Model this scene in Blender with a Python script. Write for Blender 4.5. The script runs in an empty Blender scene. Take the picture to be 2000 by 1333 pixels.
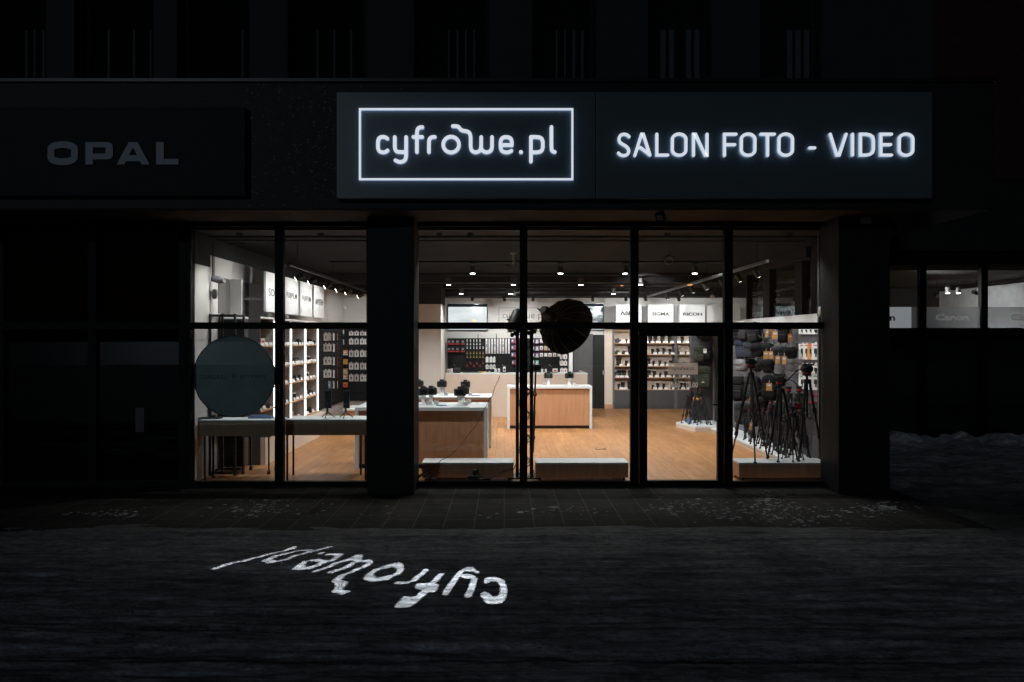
import bpy, bmesh, math, random
import numpy as np
from mathutils import Vector, Matrix, noise
R = math.radians
SC = bpy.context.scene
COL = SC.collection
random.seed(7)
# ------------------------------------------------------------------ camera, world, sun, exposure
H = 2.04                      # camera height above the shop floor
FP = 1450.0                   # focal length in photo pixels
CX, CY = 985.0, 663.0         # vanishing point in the photo
cd = bpy.data.cameras.new('camera'); cam = bpy.data.objects.new('camera', cd); COL.objects.link(cam)
cam.location = (0, 0, H); cam.rotation_euler = (R(90), 0, 0)
cd.sensor_width = 36; cd.lens = FP / 2000 * 36
cd.shift_x = 15 / 2000; cd.shift_y = -3.5 / 2000
cd.clip_start = .1; cd.clip_end = 3000
SC.camera = cam
w = bpy.data.worlds.new('World'); SC.world = w; w.use_nodes = True
nt = w.node_tree; nt.nodes.clear()
wo = nt.nodes.new('ShaderNodeOutputWorld'); bg = nt.nodes.new('ShaderNodeBackground'); sky = nt.nodes.new('ShaderNodeTexSky')
sky.sky_type = 'NISHITA'; sky.sun_disc = False; sky.sun_elevation = R(-4); sky.sun_rotation = R(156)
bg.inputs['Strength'].default_value = 0.10
nt.links.new(sky.outputs[0], bg.inputs[0]); nt.links.new(bg.outputs[0], wo.inputs[0])
sd = bpy.data.lights.new('moonlight', 'SUN'); sd.energy = .155; sd.angle = R(3); sd.color = (.72, .88, 1)  # added dim bluish fill for snow and facade; no moon is seen
so = bpy.data.objects.new('moonlight', sd); COL.objects.link(so)
so.rotation_euler = (R(75), 0, R(-24))
SC.view_settings.view_transform = 'Standard'; SC.view_settings.look = 'None'
SC.view_settings.exposure = 0; SC.view_settings.gamma = 1
SC.cycles.transparent_max_bounces = 24; SC.cycles.max_bounces = 8; SC.cycles.diffuse_bounces = 4
SC.cycles.glossy_bounces = 4; SC.cycles.sample_clamp_indirect = 3
SC.cycles.use_adaptive_sampling = False
SC.cycles.caustics_reflective = False; SC.cycles.caustics_refractive = False

def wx(px, y): return (px - CX) * y / FP
def wz(py, y): return H - (py - CY) * y / FP

# ------------------------------------------------------------------ materials
MATS = {}
def M(name, col=(.5, .5, .5), rough=.5, metal=0, emis=None, es=0, vary=.12, scale=6, bump=0, bscale=60, spec=.5, coat=0, stretch=None):
    if name in MATS: return MATS[name]
    m = bpy.data.materials.new(name); MATS[name] = m; m.use_nodes = True
    t = m.node_tree; b = t.nodes['Principled BSDF']
    b.inputs['Roughness'].default_value = rough; b.inputs['Metallic'].default_value = metal
    b.inputs['Specular IOR Level'].default_value = spec
    b.inputs['Coat Weight'].default_value = coat
    tc = t.nodes.new('ShaderNodeTexCoord'); src = tc.outputs['Object']
    if stretch:
        mp = t.nodes.new('ShaderNodeMapping'); mp.inputs['Scale'].default_value = stretch
        t.links.new(src, mp.inputs[0]); src = mp.outputs[0]
    n = t.nodes.new('ShaderNodeTexNoise'); n.inputs['Scale'].default_value = scale; n.inputs['Detail'].default_value = 5
    t.links.new(src, n.inputs['Vector'])
    r = t.nodes.new('ShaderNodeValToRGB'); c = Vector(col)
    r.color_ramp.elements[0].position = .3; r.color_ramp.elements[1].position = .7
    r.color_ramp.elements[0].color = (*(c * (1 - vary)), 1); r.color_ramp.elements[1].color = (*[min(1, x * (1 + vary)) for x in c], 1)
    t.links.new(n.outputs['Fac'], r.inputs[0]); t.links.new(r.outputs[0], b.inputs['Base Color'])
    if emis:
        b.inputs['Emission Color'].default_value = (*emis, 1); b.inputs['Emission Strength'].default_value = es
    if bump:
        n2 = t.nodes.new('ShaderNodeTexNoise'); n2.inputs['Scale'].default_value = bscale; n2.inputs['Detail'].default_value = 6
        t.links.new(src, n2.inputs['Vector'])
        bn = t.nodes.new('ShaderNodeBump'); bn.inputs['Strength'].default_value = bump; bn.inputs['Distance'].default_value = .02
        t.links.new(n2.outputs['Fac'], bn.inputs['Height']); t.links.new(bn.outputs[0], b.inputs['Normal'])
    return m

def glass_mat(name, tint=(.93, .95, .95), refl=1.0):
    m = bpy.data.materials.new(name); MATS[name] = m; m.use_nodes = True
    t = m.node_tree; t.nodes.clear()
    o = t.nodes.new('ShaderNodeOutputMaterial'); mx = t.nodes.new('ShaderNodeMixShader')
    tr = t.nodes.new('ShaderNodeBsdfTransparent'); tr.inputs[0].default_value = (*tint, 1)
    g = t.nodes.new('ShaderNodeBsdfGlossy'); g.inputs['Roughness'].default_value = .01; g.inputs['Color'].default_value = (refl,) * 3 + (1,)
    lw = t.nodes.new('ShaderNodeLayerWeight'); lw.inputs[0].default_value = .5
    pw = t.nodes.new('ShaderNodeMath'); pw.operation = 'POWER'; pw.inputs[1].default_value = 5; t.links.new(lw.outputs['Facing'], pw.inputs[0])
    f = t.nodes.new('ShaderNodeMath'); f.operation = 'MULTIPLY_ADD'; f.inputs[1].default_value = .96; f.inputs[2].default_value = .04; t.links.new(pw.outputs[0], f.inputs[0])
    t.links.new(f.outputs[0], mx.inputs[0]); t.links.new(tr.outputs[0], mx.inputs[1]); t.links.new(g.outputs[0], mx.inputs[2])
    t.links.new(mx.outputs[0], o.inputs[0]); return m

def film_mat(name, col, opac):
    m = bpy.data.materials.new(name); MATS[name] = m; m.use_nodes = True
    t = m.node_tree; t.nodes.clear()
    o = t.nodes.new('ShaderNodeOutputMaterial'); mx = t.nodes.new('ShaderNodeMixShader'); mx2 = t.nodes.new('ShaderNodeMixShader')
    tr = t.nodes.new('ShaderNodeBsdfTransparent'); tl = t.nodes.new('ShaderNodeBsdfTranslucent'); d = t.nodes.new('ShaderNodeBsdfDiffuse')
    n = t.nodes.new('ShaderNodeTexNoise'); n.inputs['Scale'].default_value = 40
    r = t.nodes.new('ShaderNodeValToRGB'); r.color_ramp.elements[0].color = (*[c * .92 for c in col], 1); r.color_ramp.elements[1].color = (*col, 1)
    t.links.new(n.outputs['Fac'], r.inputs[0]); t.links.new(r.outputs[0], d.inputs[0]); t.links.new(r.outputs[0], tl.inputs[0])
    mx2.inputs[0].default_value = .75; t.links.new(d.outputs[0], mx2.inputs[1]); t.links.new(tl.outputs[0], mx2.inputs[2])
    mx.inputs[0].default_value = opac; t.links.new(tr.outputs[0], mx.inputs[1]); t.links.new(mx2.outputs[0], mx.inputs[2])
    t.links.new(mx.outputs[0], o.inputs[0]); return m

def brick_mat(name, c1, c2, mortar, bw, rh, scale, rough=.5, msize=.02, rot=0, grain=None, bump=.3, spec=.5, axis=None, gc=.66):
    m = bpy.data.materials.new(name); MATS[name] = m; m.use_nodes = True
    t = m.node_tree; b = t.nodes['Principled BSDF']; b.inputs['Roughness'].default_value = rough; b.inputs['Specular IOR Level'].default_value = spec
    tc = t.nodes.new('ShaderNodeTexCoord'); mp = t.nodes.new('ShaderNodeMapping'); mp.inputs['Rotation'].default_value = axis or (0, 0, rot)
    br = t.nodes.new('ShaderNodeTexBrick'); br.inputs['Scale'].default_value = scale
    br.inputs['Brick Width'].default_value = bw; br.inputs['Row Height'].default_value = rh; br.inputs['Mortar Size'].default_value = msize
    br.inputs['Color1'].default_value = (*c1, 1); br.inputs['Color2'].default_value = (*c2, 1); br.inputs['Mortar'].default_value = (*mortar, 1)
    t.links.new(tc.outputs['Object'], mp.inputs[0]); t.links.new(mp.outputs[0], br.inputs[0])
    n = t.nodes.new('ShaderNodeTexNoise'); n.inputs['Detail'].default_value = 8; n.inputs['Scale'].default_value = 3
    mp2 = t.nodes.new('ShaderNodeMapping'); mp2.inputs['Scale'].default_value = grain or (1, 1, 1)
    t.links.new(tc.outputs['Object'], mp2.inputs[0]); t.links.new(mp2.outputs[0], n.inputs[0])
    rr = t.nodes.new('ShaderNodeValToRGB'); rr.color_ramp.elements[0].position = .3; rr.color_ramp.elements[1].position = .72
    rr.color_ramp.elements[0].color = (gc, gc * .96, gc * .92, 1); rr.color_ramp.elements[1].color = (1.12, 1.12, 1.12, 1)
    t.links.new(n.outputs['Fac'], rr.inputs[0])
    mul = t.nodes.new('ShaderNodeMix'); mul.data_type = 'RGBA'; mul.blend_type = 'MULTIPLY'; mul.inputs[0].default_value = 1
    t.links.new(br.outputs[0], mul.inputs[6]); t.links.new(rr.outputs[0], mul.inputs[7]); t.links.new(mul.outputs[2], b.inputs['Base Color'])
    bn = t.nodes.new('ShaderNodeBump'); bn.inputs['Strength'].default_value = bump; bn.inputs['Distance'].default_value = .004
    t.links.new(n.outputs['Fac'], bn.inputs['Height']); t.links.new(bn.outputs[0], b.inputs['Normal'])
    return m

M('frame_black', (.005, .005, .006), .6, spec=.15)
M('stone_black', (.010, .011, .013), .6, spec=.3, bump=.12, bscale=25)
M('stone_column', (.006, .006, .007), .6, spec=.25, bump=.1)
M('soffit', (.05, .047, .043), .9, spec=.1, vary=.25, scale=2)
M('wall_dark', (.018, .019, .023), .8)
M('wall_white', (.62, .60, .58), .7, vary=.03, scale=1.5)
M('panel_white', (.82, .83, .84), .5, vary=.02)
M('cabinet_grey', (.42, .44, .46), .5)
M('wall_grey', (.12, .115, .11), .75, vary=.05)
M('paint_black', (.02, .02, .022), .8, spec=.15, vary=.2)
M('ceiling_paint', (.010, .0115, .0135), .9, spec=.12, vary=.3, scale=1.2, stretch=(1, .15, 1))
M('dark_grey', (.055, .053, .056), .55, vary=.08)
M('mid_grey', (.11, .11, .12), .5)
M('cream', (.62, .52, .44), .6, vary=.03)
M('white_top', (.72, .76, .77), .35, vary=.03)
M('black', (.009, .009, .010), .5)
M('black_gloss', (.012, .012, .014), .18)
M('black_metal', (.015, .015, .017), .4, metal=.4)
M('silver', (.5, .5, .52), .3, metal=.9)
M('screen_black', (.008, .0085, .009), .5, spec=.2)
M('fabric', (.011, .0115, .013), .95, spec=.15, vary=.35, scale=18, bump=.5, bscale=40)
M('fabric_grey', (.03, .032, .037), .95, spec=.15, vary=.3, scale=14, bump=.5, bscale=40)
M('fabric_light', (.16, .165, .18), .95, vary=.2, bump=.4)
M('fabric_blue', (.015, .025, .05), .95, vary=.3, bump=.4)
M('fabric_green', (.03, .034, .022), .95, vary=.5, scale=22, bump=.5, bscale=40)
M('kraft', (.55, .27, .09), .8, vary=.15, scale=20)
M('kraft_dark', (.20, .09, .03), .8)
M('card_white', (.78, .78, .77), .55, vary=.08)
M('card_pale', (.6, .6, .58), .55)
M('card_red', (.55, .04, .04), .5)
M('card_orange', (.62, .27, .08), .6)
M('card_blue', (.12, .2, .34), .5)
M('card_pink', (.36, .10, .18), .5)
M('card_magenta', (.30, .15, .28), .5)
M('card_teal', (.05, .30, .26), .5)
M('card_grey', (.25, .27, .28), .5)
M('card_yellow', (.65, .38, .04), .5)
M('gold', (.45, .33, .1), .5)
M('lens_black', (.018, .018, .02), .3)
M('tag_white', (.68, .68, .68), .5, vary=.02)
M('lightbox', (.8, .8, .8), .5, emis=(.85, .93, 1), es=.20)  # brightness of a spotlit white panel, put in as emission
M('sodium', (.8, .4, .2), .5, emis=(1, .36, .08), es=14)
M('led', (.9, .9, .9), .4, emis=(.93, .96, 1), es=4.5)
M('lamp_face', (.9, .9, .9), .4, emis=(1, .97, .93), es=22)
M('sign_light', (.9, .9, .9), .4, emis=(.84, .90, 1), es=.74)
M('sign_side', (.9, .9, .9), .4, emis=(.45, .66, 1), es=.55)
M('sign_panel', (.075, .10, .115), .38, vary=.06, scale=.8)
M('opal_panel', (.006, .006, .007), .6, spec=.2)
M('opal_letter', (.22, .27, .32), .5, vary=.04)
M('blind', (.09, .095, .10), .8)
M('window_dark', (.003, .003, .004), .9, spec=.02)
M('disc_teal', (.25, .33, .35), .55, vary=.12, scale=3)
M('disc_text', (.05, .07, .08), .6)
M('text_dark', (.03, .03, .033), .6)
M('text_grey', (.13, .13, .14), .6)
M('pale_text', (.75, .75, .75), .6)
M('beige_plastic', (.5, .45, .38), .5)
M('bag_copper', (.35, .16, .06), .5)  # orange light inside the studio lamp, put into the base colour
M('red_plastic', (.5, .02, .02), .4)
M('softbox_cloth', (.005, .005, .0045), .9, spec=.08, bump=.2)
M('snow_flake', (.5, .51, .53), .6)
M('snow_patch', (.2, .2, .21), .8, bump=.8, bscale=30)
M('brick_red', (.06, .018, .016), .9, bump=.4)
M('orange_glow', (.8, .3, .1), .5, emis=(1, .32, .08), es=3)
glass_mat('glass'); glass_mat('glass_dark', (.35, .37, .4))
film_mat('frost', (.22, .23, .24), .72); film_mat('frost_clear', (.9, .86, .82), .8); film_mat('frost_text', (.95, .95, .95), .97)
brick_mat('floor_wood', (.50, .245, .10), (.38, .18, .072), (.18, .085, .035), 1.3, .16, 1, rough=.42, msize=.004, rot=R(90), grain=(7, .8, 1), bump=.08, spec=.35)
brick_mat('wood', (.50, .275, .15), (.50, .275, .15), (.5, .275, .15), 9, 9, 1, rough=.5, msize=0, grain=(7, 7, .5), bump=.1, gc=.86)
brick_mat('wood_light', (.58, .36, .21), (.58, .36, .21), (.5, .3, .2), 9, 9, 1, rough=.5, msize=0, grain=(3, 3, 3), bump=.1)
brick_mat('paving', (.030, .028, .026), (.022, .021, .020), (.075, .07, .065), .42, .34, 1, rough=.95, msize=.007, rot=R(90), grain=(4, 4, 1), bump=.8, spec=.12)
brick_mat('dark_brick', (.05, .014, .012), (.035, .011, .01), (.02, .008, .008), .25, .08, 1, rough=.9, msize=.01, axis=(R(90), 0, 0), bump=.4)

def picture_mat(name, kind, es):
    m = bpy.data.materials.new(name); MATS[name] = m; m.use_nodes = True
    t = m.node_tree; b = t.nodes['Principled BSDF']; b.inputs['Roughness'].default_value = .2
    tc = t.nodes.new('ShaderNodeTexCoord'); n = t.nodes.new('ShaderNodeTexNoise'); r = t.nodes.new('ShaderNodeValToRGB')
    mp = t.nodes.new('ShaderNodeMapping'); t.links.new(tc.outputs['Object'], mp.inputs[0]); t.links.new(mp.outputs[0], n.inputs[0])
    e = r.color_ramp.elements
    if kind == 'snow':
        mp.inputs['Scale'].default_value = (1, 1, 3); n.inputs['Scale'].default_value = 1.6; n.inputs['Detail'].default_value = 7
        e[0].position = .36; e[0].color = (.68, .74, .76, 1); e[1].position = .55; e[1].color = (.85, .88, .9, 1)
    else:
        mp.inputs['Scale'].default_value = (1, 1, 1.6); n.inputs['Scale'].default_value = 3.2; n.inputs['Detail'].default_value = 2
        e[0].position = .44; e[0].color = (.01, .06, .09, 1); e[1].position = .56; e[1].color = (.75, .88, .92, 1)
    t.links.new(n.outputs['Fac'], r.inputs[0]); t.links.new(r.outputs[0], b.inputs['Emission Color']); b.inputs['Emission Strength'].default_value = es
    b.inputs['Base Color'].default_value = (.05, .05, .05, 1); return m
picture_mat('picture_snow', 'snow', 1.05); picture_mat('picture_abstract', 'abs', .7)

# ------------------------------------------------------------------ object helpers
def tag(o, label=None, cat=None, group=None, kind=None):
    if label: o['label'] = label
    if cat: o['category'] = cat
    if group: o['group'] = group
    if kind: o['kind'] = kind
    return o
def thing(name, label, cat, loc=(0, 0, 0), rz=0, group=None):
    o = bpy.data.objects.new(name, None); COL.objects.link(o); o.location = loc; o.rotation_euler = (0, 0, rz)
    o.empty_display_size = .1
    return tag(o, label, cat, group)
def dup(root, loc, rz=None, label=None, group=None, scale=None):
    r = root.copy(); COL.objects.link(r); r.location = loc
    if rz is not None: r.rotation_euler = (0, 0, rz)
    if scale: r.scale = (scale,) * 3
    if label: r['label'] = label
    if group: r['group'] = group
    def rec(src, dst):
        for ch in list(src.children):
            c = ch.copy(); COL.objects.link(c); c.parent = dst; rec(ch, c)
    rec(root, r); return r

class MB:
    def __init__(s): s.v = []; s.f = []; s.m = []; s.smooth = []
    def add(s, vs, fs, mi=0, sm=False):
        k = len(s.v); s.v += [tuple(p) for p in vs]
        for f in fs: s.f.append([i + k for i in f]); s.m.append(mi); s.smooth.append(sm)
        return s
    def box(s, x0, x1, y0, y1, z0, z1, mi=0, b=0):
        if x0 > x1: x0, x1 = x1, x0
        if y0 > y1: y0, y1 = y1, y0
        if z0 > z1: z0, z1 = z1, z0
        if b:
            bm = bmesh.new(); bmesh.ops.create_cube(bm, size=1)
            for v in bm.verts: v.co = Vector(((x0 + x1) / 2 + v.co.x * (x1 - x0), (y0 + y1) / 2 + v.co.y * (y1 - y0), (z0 + z1) / 2 + v.co.z * (z1 - z0)))
            bmesh.ops.bevel(bm, geom=bm.edges[:], offset=b, segments=2, affect='EDGES', profile=.5)
            bm.verts.index_update(); s.add([v.co[:] for v in bm.verts], [[v.index for v in f.verts] for f in bm.faces], mi); bm.free(); return s
        vs = [(x, y, z) for z in (z0, z1) for y in (y0, y1) for x in (x0, x1)]
        return s.add(vs, [(0, 2, 3, 1), (4, 5, 7, 6), (0, 1, 5, 4), (2, 6, 7, 3), (0, 4, 6, 2), (1, 3, 7, 5)], mi)
    def tube(s, pts, r, n=8, mi=0, caps=True, sm=True):
        pts = [Vector(p) for p in pts]; rs = r if isinstance(r, (list, tuple)) else [r] * len(pts)
        k = len(pts); vs = []; up = None
        for i, p in enumerate(pts):
            d = (pts[min(i + 1, k - 1)] - pts[max(i - 1, 0)])
            if d.length < 1e-9: d = Vector((0, 0, 1))
            d.normalize()
            if up is None:
                up = Vector((0, 0, 1)) if abs(d.z) < .9 else Vector((1, 0, 0))
            a = (up - d * up.dot(d)).normalized(); up = a; b = d.cross(a)
            for j in range(n):
                t = 2 * math.pi * j / n; vs.append(p + (a * math.cos(t) + b * math.sin(t)) * rs[i])
        fs = [(i * n + j, i * n + (j + 1) % n, (i + 1) * n + (j + 1) % n, (i + 1) * n + j) for i in range(k - 1) for j in range(n)]
        s.add(vs, fs, mi, sm)
        if caps:
            s.add(vs[:n], [tuple(reversed(range(n)))], mi); s.add(vs[-n:], [tuple(range(n))], mi)
        return s
    def cyl(s, p, r, h, n=16, mi=0): return s.tube([p, (p[0], p[1], p[2] + h)], r, n, mi)
    def blob(s, c, size, e=.6, nz=.0, mi=0, nu=20, nv=12, seed=0, rot=None):
        vs = []; sg = lambda v, p: math.copysign(abs(v) ** p, v)
        for i in range(nv + 1):
            ph = -math.pi / 2 + math.pi * i / nv
            for j in range(nu):
                th = 2 * math.pi * j / nu
                q = Vector((sg(math.cos(ph), e) * sg(math.cos(th), e) * size[0], sg(math.cos(ph), e) * sg(math.sin(th), e) * size[1], sg(math.sin(ph), e) * size[2]))
                if nz: q *= 1 + nz * noise.noise(q * 9 + Vector((seed * 3.1, 0, 0)))
                if rot: q = rot @ q
                vs.append(q + Vector(c))
        fs = [(i * nu + j, i * nu + (j + 1) % nu, (i + 1) * nu + (j + 1) % nu, (i + 1) * nu + j) for i in range(nv) for j in range(nu)]
        return s.add(vs, fs, mi, True)
    def build(s, name, mats, parent=None, world=True, label=None):
        me = bpy.data.meshes.new(name)
        off = parent_origin(parent) if (parent is not None and world) else Vector((0, 0, 0))
        me.from_pydata([tuple(Vector(p) - off) for p in s.v], [], s.f)
        if isinstance(mats, str): mats = [mats]
        for mm in mats: me.materials.append(MATS[mm])
        me.polygons.foreach_set('material_index', s.m); me.polygons.foreach_set('use_smooth', s.smooth); me.update()
        o = bpy.data.objects.new(name, me); COL.objects.link(o)
        if parent is not None: o.parent = parent
        if label: o['label'] = label
        return o
def parent_origin(p):
    o = Vector((0, 0, 0))
    while p is not None: o += Vector(p.location); p = p.parent
    return o
def solo(mb, name, mats, label, cat, loc, group=None, rz=0):
    """one-mesh thing, verts given in local coordinates about loc"""
    o = mb.build(name, mats); o.location = loc; o.rotation_euler = (0, 0, rz); return tag(o, label, cat, group)
def struct(mb, name, mats, kind='structure'):
    o = mb.build(name, mats); o['kind'] = kind; return o

_tc = {}
def text_geo(txt, bold=0, shear=0):
    key = (txt, bold, shear)
    if key not in _tc:
        c = bpy.data.curves.new('tx', 'FONT'); c.body = txt; c.extrude = 0; c.offset = bold; c.shear = shear; c.resolution_u = 3
        o = bpy.data.objects.new('tx', c); COL.objects.link(o); dg = bpy.context.evaluated_depsgraph_get()
        me = bpy.data.meshes.new_from_object(o.evaluated_get(dg))
        v = [tuple(p.co) for p in me.vertices]; f = [list(p.vertices) for p in me.polygons]
        bpy.data.objects.remove(o); bpy.data.curves.remove(c); bpy.data.meshes.remove(me)
        x0 = min(p[0] for p in v); x1 = max(p[0] for p in v); y0 = min(p[1] for p in v); y1 = max(p[1] for p in v)
        _tc[key] = ([((p[0] - x0) / (x1 - x0), (p[1] - y0) / (y1 - y0)) for p in v], f)
    return _tc[key]
def text(mb, txt, org, right, up, wd, ht, mi=0, bold=0, shear=0):
    v, f = text_geo(txt, bold, shear); O = Vector(org); r = Vector(right) * wd; u = Vector(up) * ht
    mb.add([O + r * a + u * b for a, b in v], f, mi)

# ---- stroke lettering
def chaikin(p, k=2, closed=False):
    for _ in range(k):
        q = []
        n = len(p)
        rng = range(n if closed else n - 1)
        if not closed: q.append(p[0])
        for i in rng:
            a = p[i]; b = p[(i + 1) % n]
            q += [(a[0] * .75 + b[0] * .25, a[1] * .75 + b[1] * .25), (a[0] * .25 + b[0] * .75, a[1] * .25 + b[1] * .75)]
        if not closed: q.append(p[-1])
        p = q
    return p
def ellipse(cx, cy, rx, ry, n=28, top=None):
    pts = []
    for i in range(n):
        t = 2 * math.pi * i / n; x = cx + rx * math.cos(t); y = cy + ry * math.sin(t)
        if top is not None: y += top if math.sin(t) > 0 else -top
        pts.append((x, y))
    return pts
LOGO = [  # (points, smooth, closed)
    ([(375, 396), (360, 385), (338, 382), (314, 390), (305, 415), (305, 440), (305, 468), (314, 491), (338, 500), (362, 497), (377, 485)], 1, 0),
    ([(431, 385), (431, 440), (431, 470), (441, 492), (466, 497), (516, 497)], 1, 0),
    ([(516, 385), (516, 470), (516, 530), (508, 558), (484, 571), (460, 571), (436, 559)], 1, 0),
    ([(596, 497), (596, 420), (596, 345), (604, 320), (622, 311), (637, 311)], 1, 0), ([(570, 384), (636, 384)], 0, 0),
    ([(686, 497), (686, 440), (687, 405), (700, 388), (716, 384), (730, 384)], 1, 0),
    (ellipse(852, 441, 59, 59), 0, 1),
    ([(865, 303), (890, 303), (908, 308), (922, 328), (940, 338), (965, 340), (988, 350), (998, 375), (998, 410), (998, 465), (1008, 490), (1037, 501), (1066, 490), (1077, 465), (1077, 385)], 1, 0),
    ([(1158, 385), (1158, 440), (1158, 465), (1148, 490), (1118, 501), (1090, 491), (1077, 468)], 1, 0),
    ([(1232, 444), (1306, 444)], 0, 0), ([(1306, 444), (1306, 415), (1296, 391), (1263, 382), (1232, 391), (1221, 418), (1221, 445), (1222, 470), (1234, 492), (1263, 500), (1286, 497), (1303, 487)], 1, 0),
    ([(1373, 496), (1376, 498)], 0, 0),
    ([(1449, 384), (1449, 567)], 0, 0), ([(1449, 384), (1500, 384), (1528, 392), (1538, 418), (1538, 442), (1538, 468), (1526, 492), (1498, 499), (1449, 499)], 1, 0),
    ([(1602, 310), (1602, 400), (1602, 470), (1608, 490), (1627, 497)], 1, 0)]
def ribbon(pts, wd, closed, caps=6):
    n = len(pts); P = [Vector((a, b)) for a, b in pts]; L = []; Rr = []
    for i in range(n):
        if closed: a, b = P[i - 1], P[(i + 1) % n]
        else: a, b = P[max(i - 1, 0)], P[min(i + 1, n - 1)]
        d1 = (P[i] - a); d2 = (b - P[i])
        d1 = d1.normalized() if d1.length > 1e-6 else d2.normalized()
        d2 = d2.normalized() if d2.length > 1e-6 else d1
        t = (d1 + d2); t = t.normalized() if t.length > 1e-4 else d1
        nn = Vector((-t.y, t.x)); k = max(.45, abs(nn.dot(Vector((-d1.y, d1.x)))))
        L.append(P[i] + nn * wd / 2 / k); Rr.append(P[i] - nn * wd / 2 / k)
    return L, Rr
def strokes(mb, data, wd, fn, depth, face=0, side=1, eps=.0005):
    """fn(u, v, d) -> 3D point; d is the distance out of the panel"""
    for si, (pts, sm, cl) in enumerate(data):
        if sm: pts = chaikin(pts, 2)
        L, Rr = ribbon(pts, wd, cl); n = len(L); D = depth + (si % 5) * eps
        ring_l = list(L); ring_r = list(Rr)
        if cl:
            vs = [fn(p.x, p.y, D) for p in ring_l] + [fn(p.x, p.y, D) for p in ring_r]
            mb.add(vs, [(i, (i + 1) % n, n + (i + 1) % n, n + i) for i in range(n)], face)
            for rg in (ring_l, ring_r):
                vs = [fn(p.x, p.y, D) for p in rg] + [fn(p.x, p.y, 0) for p in rg]
                mb.add(vs, [(i, (i + 1) % n, n + (i + 1) % n, n + i) for i in range(n)], side)
        else:
            K = 6
            def arc(a, b):
                c = (a + b) / 2; v = a - c; perp = Vector((v.y, -v.x))
                return [c + v * math.cos(math.pi * k / K) + perp * math.sin(math.pi * k / K) for k in range(1, K)]
            e1 = arc(L[-1], Rr[-1]); e0 = arc(Rr[0], L[0])
            F = lambda q, d: [fn(p.x, p.y, d) for p in q]
            mb.add(F(L, D) + F(Rr, D), [(i, i + 1, n + i + 1, n + i) for i in range(n - 1)], face)
            for cp in ([L[-1]] + e1 + [Rr[-1]], [Rr[0]] + e0 + [L[0]]): mb.add(F(cp, D), [tuple(range(K + 1))], face)
            ring = L + e1 + list(reversed(Rr)) + e0; m = len(ring)
            mb.add(F(ring, D) + F(ring, 0), [(i, (i + 1) % m, m + (i + 1) % m, m + i) for i in range(m)], side)
ORD = ['first', 'second', 'third', 'fourth', 'fifth', 'sixth', 'seventh', 'eighth', 'ninth', 'tenth', 'eleventh', 'twelfth', 'thirteenth', 'fourteenth', 'fifteenth', 'sixteenth', 'seventeenth', 'eighteenth', 'nineteenth', 'twentieth', 'twenty-first', 'twenty-second', 'twenty-third', 'twenty-fourth', 'twenty-fifth', 'twenty-sixth']
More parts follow.
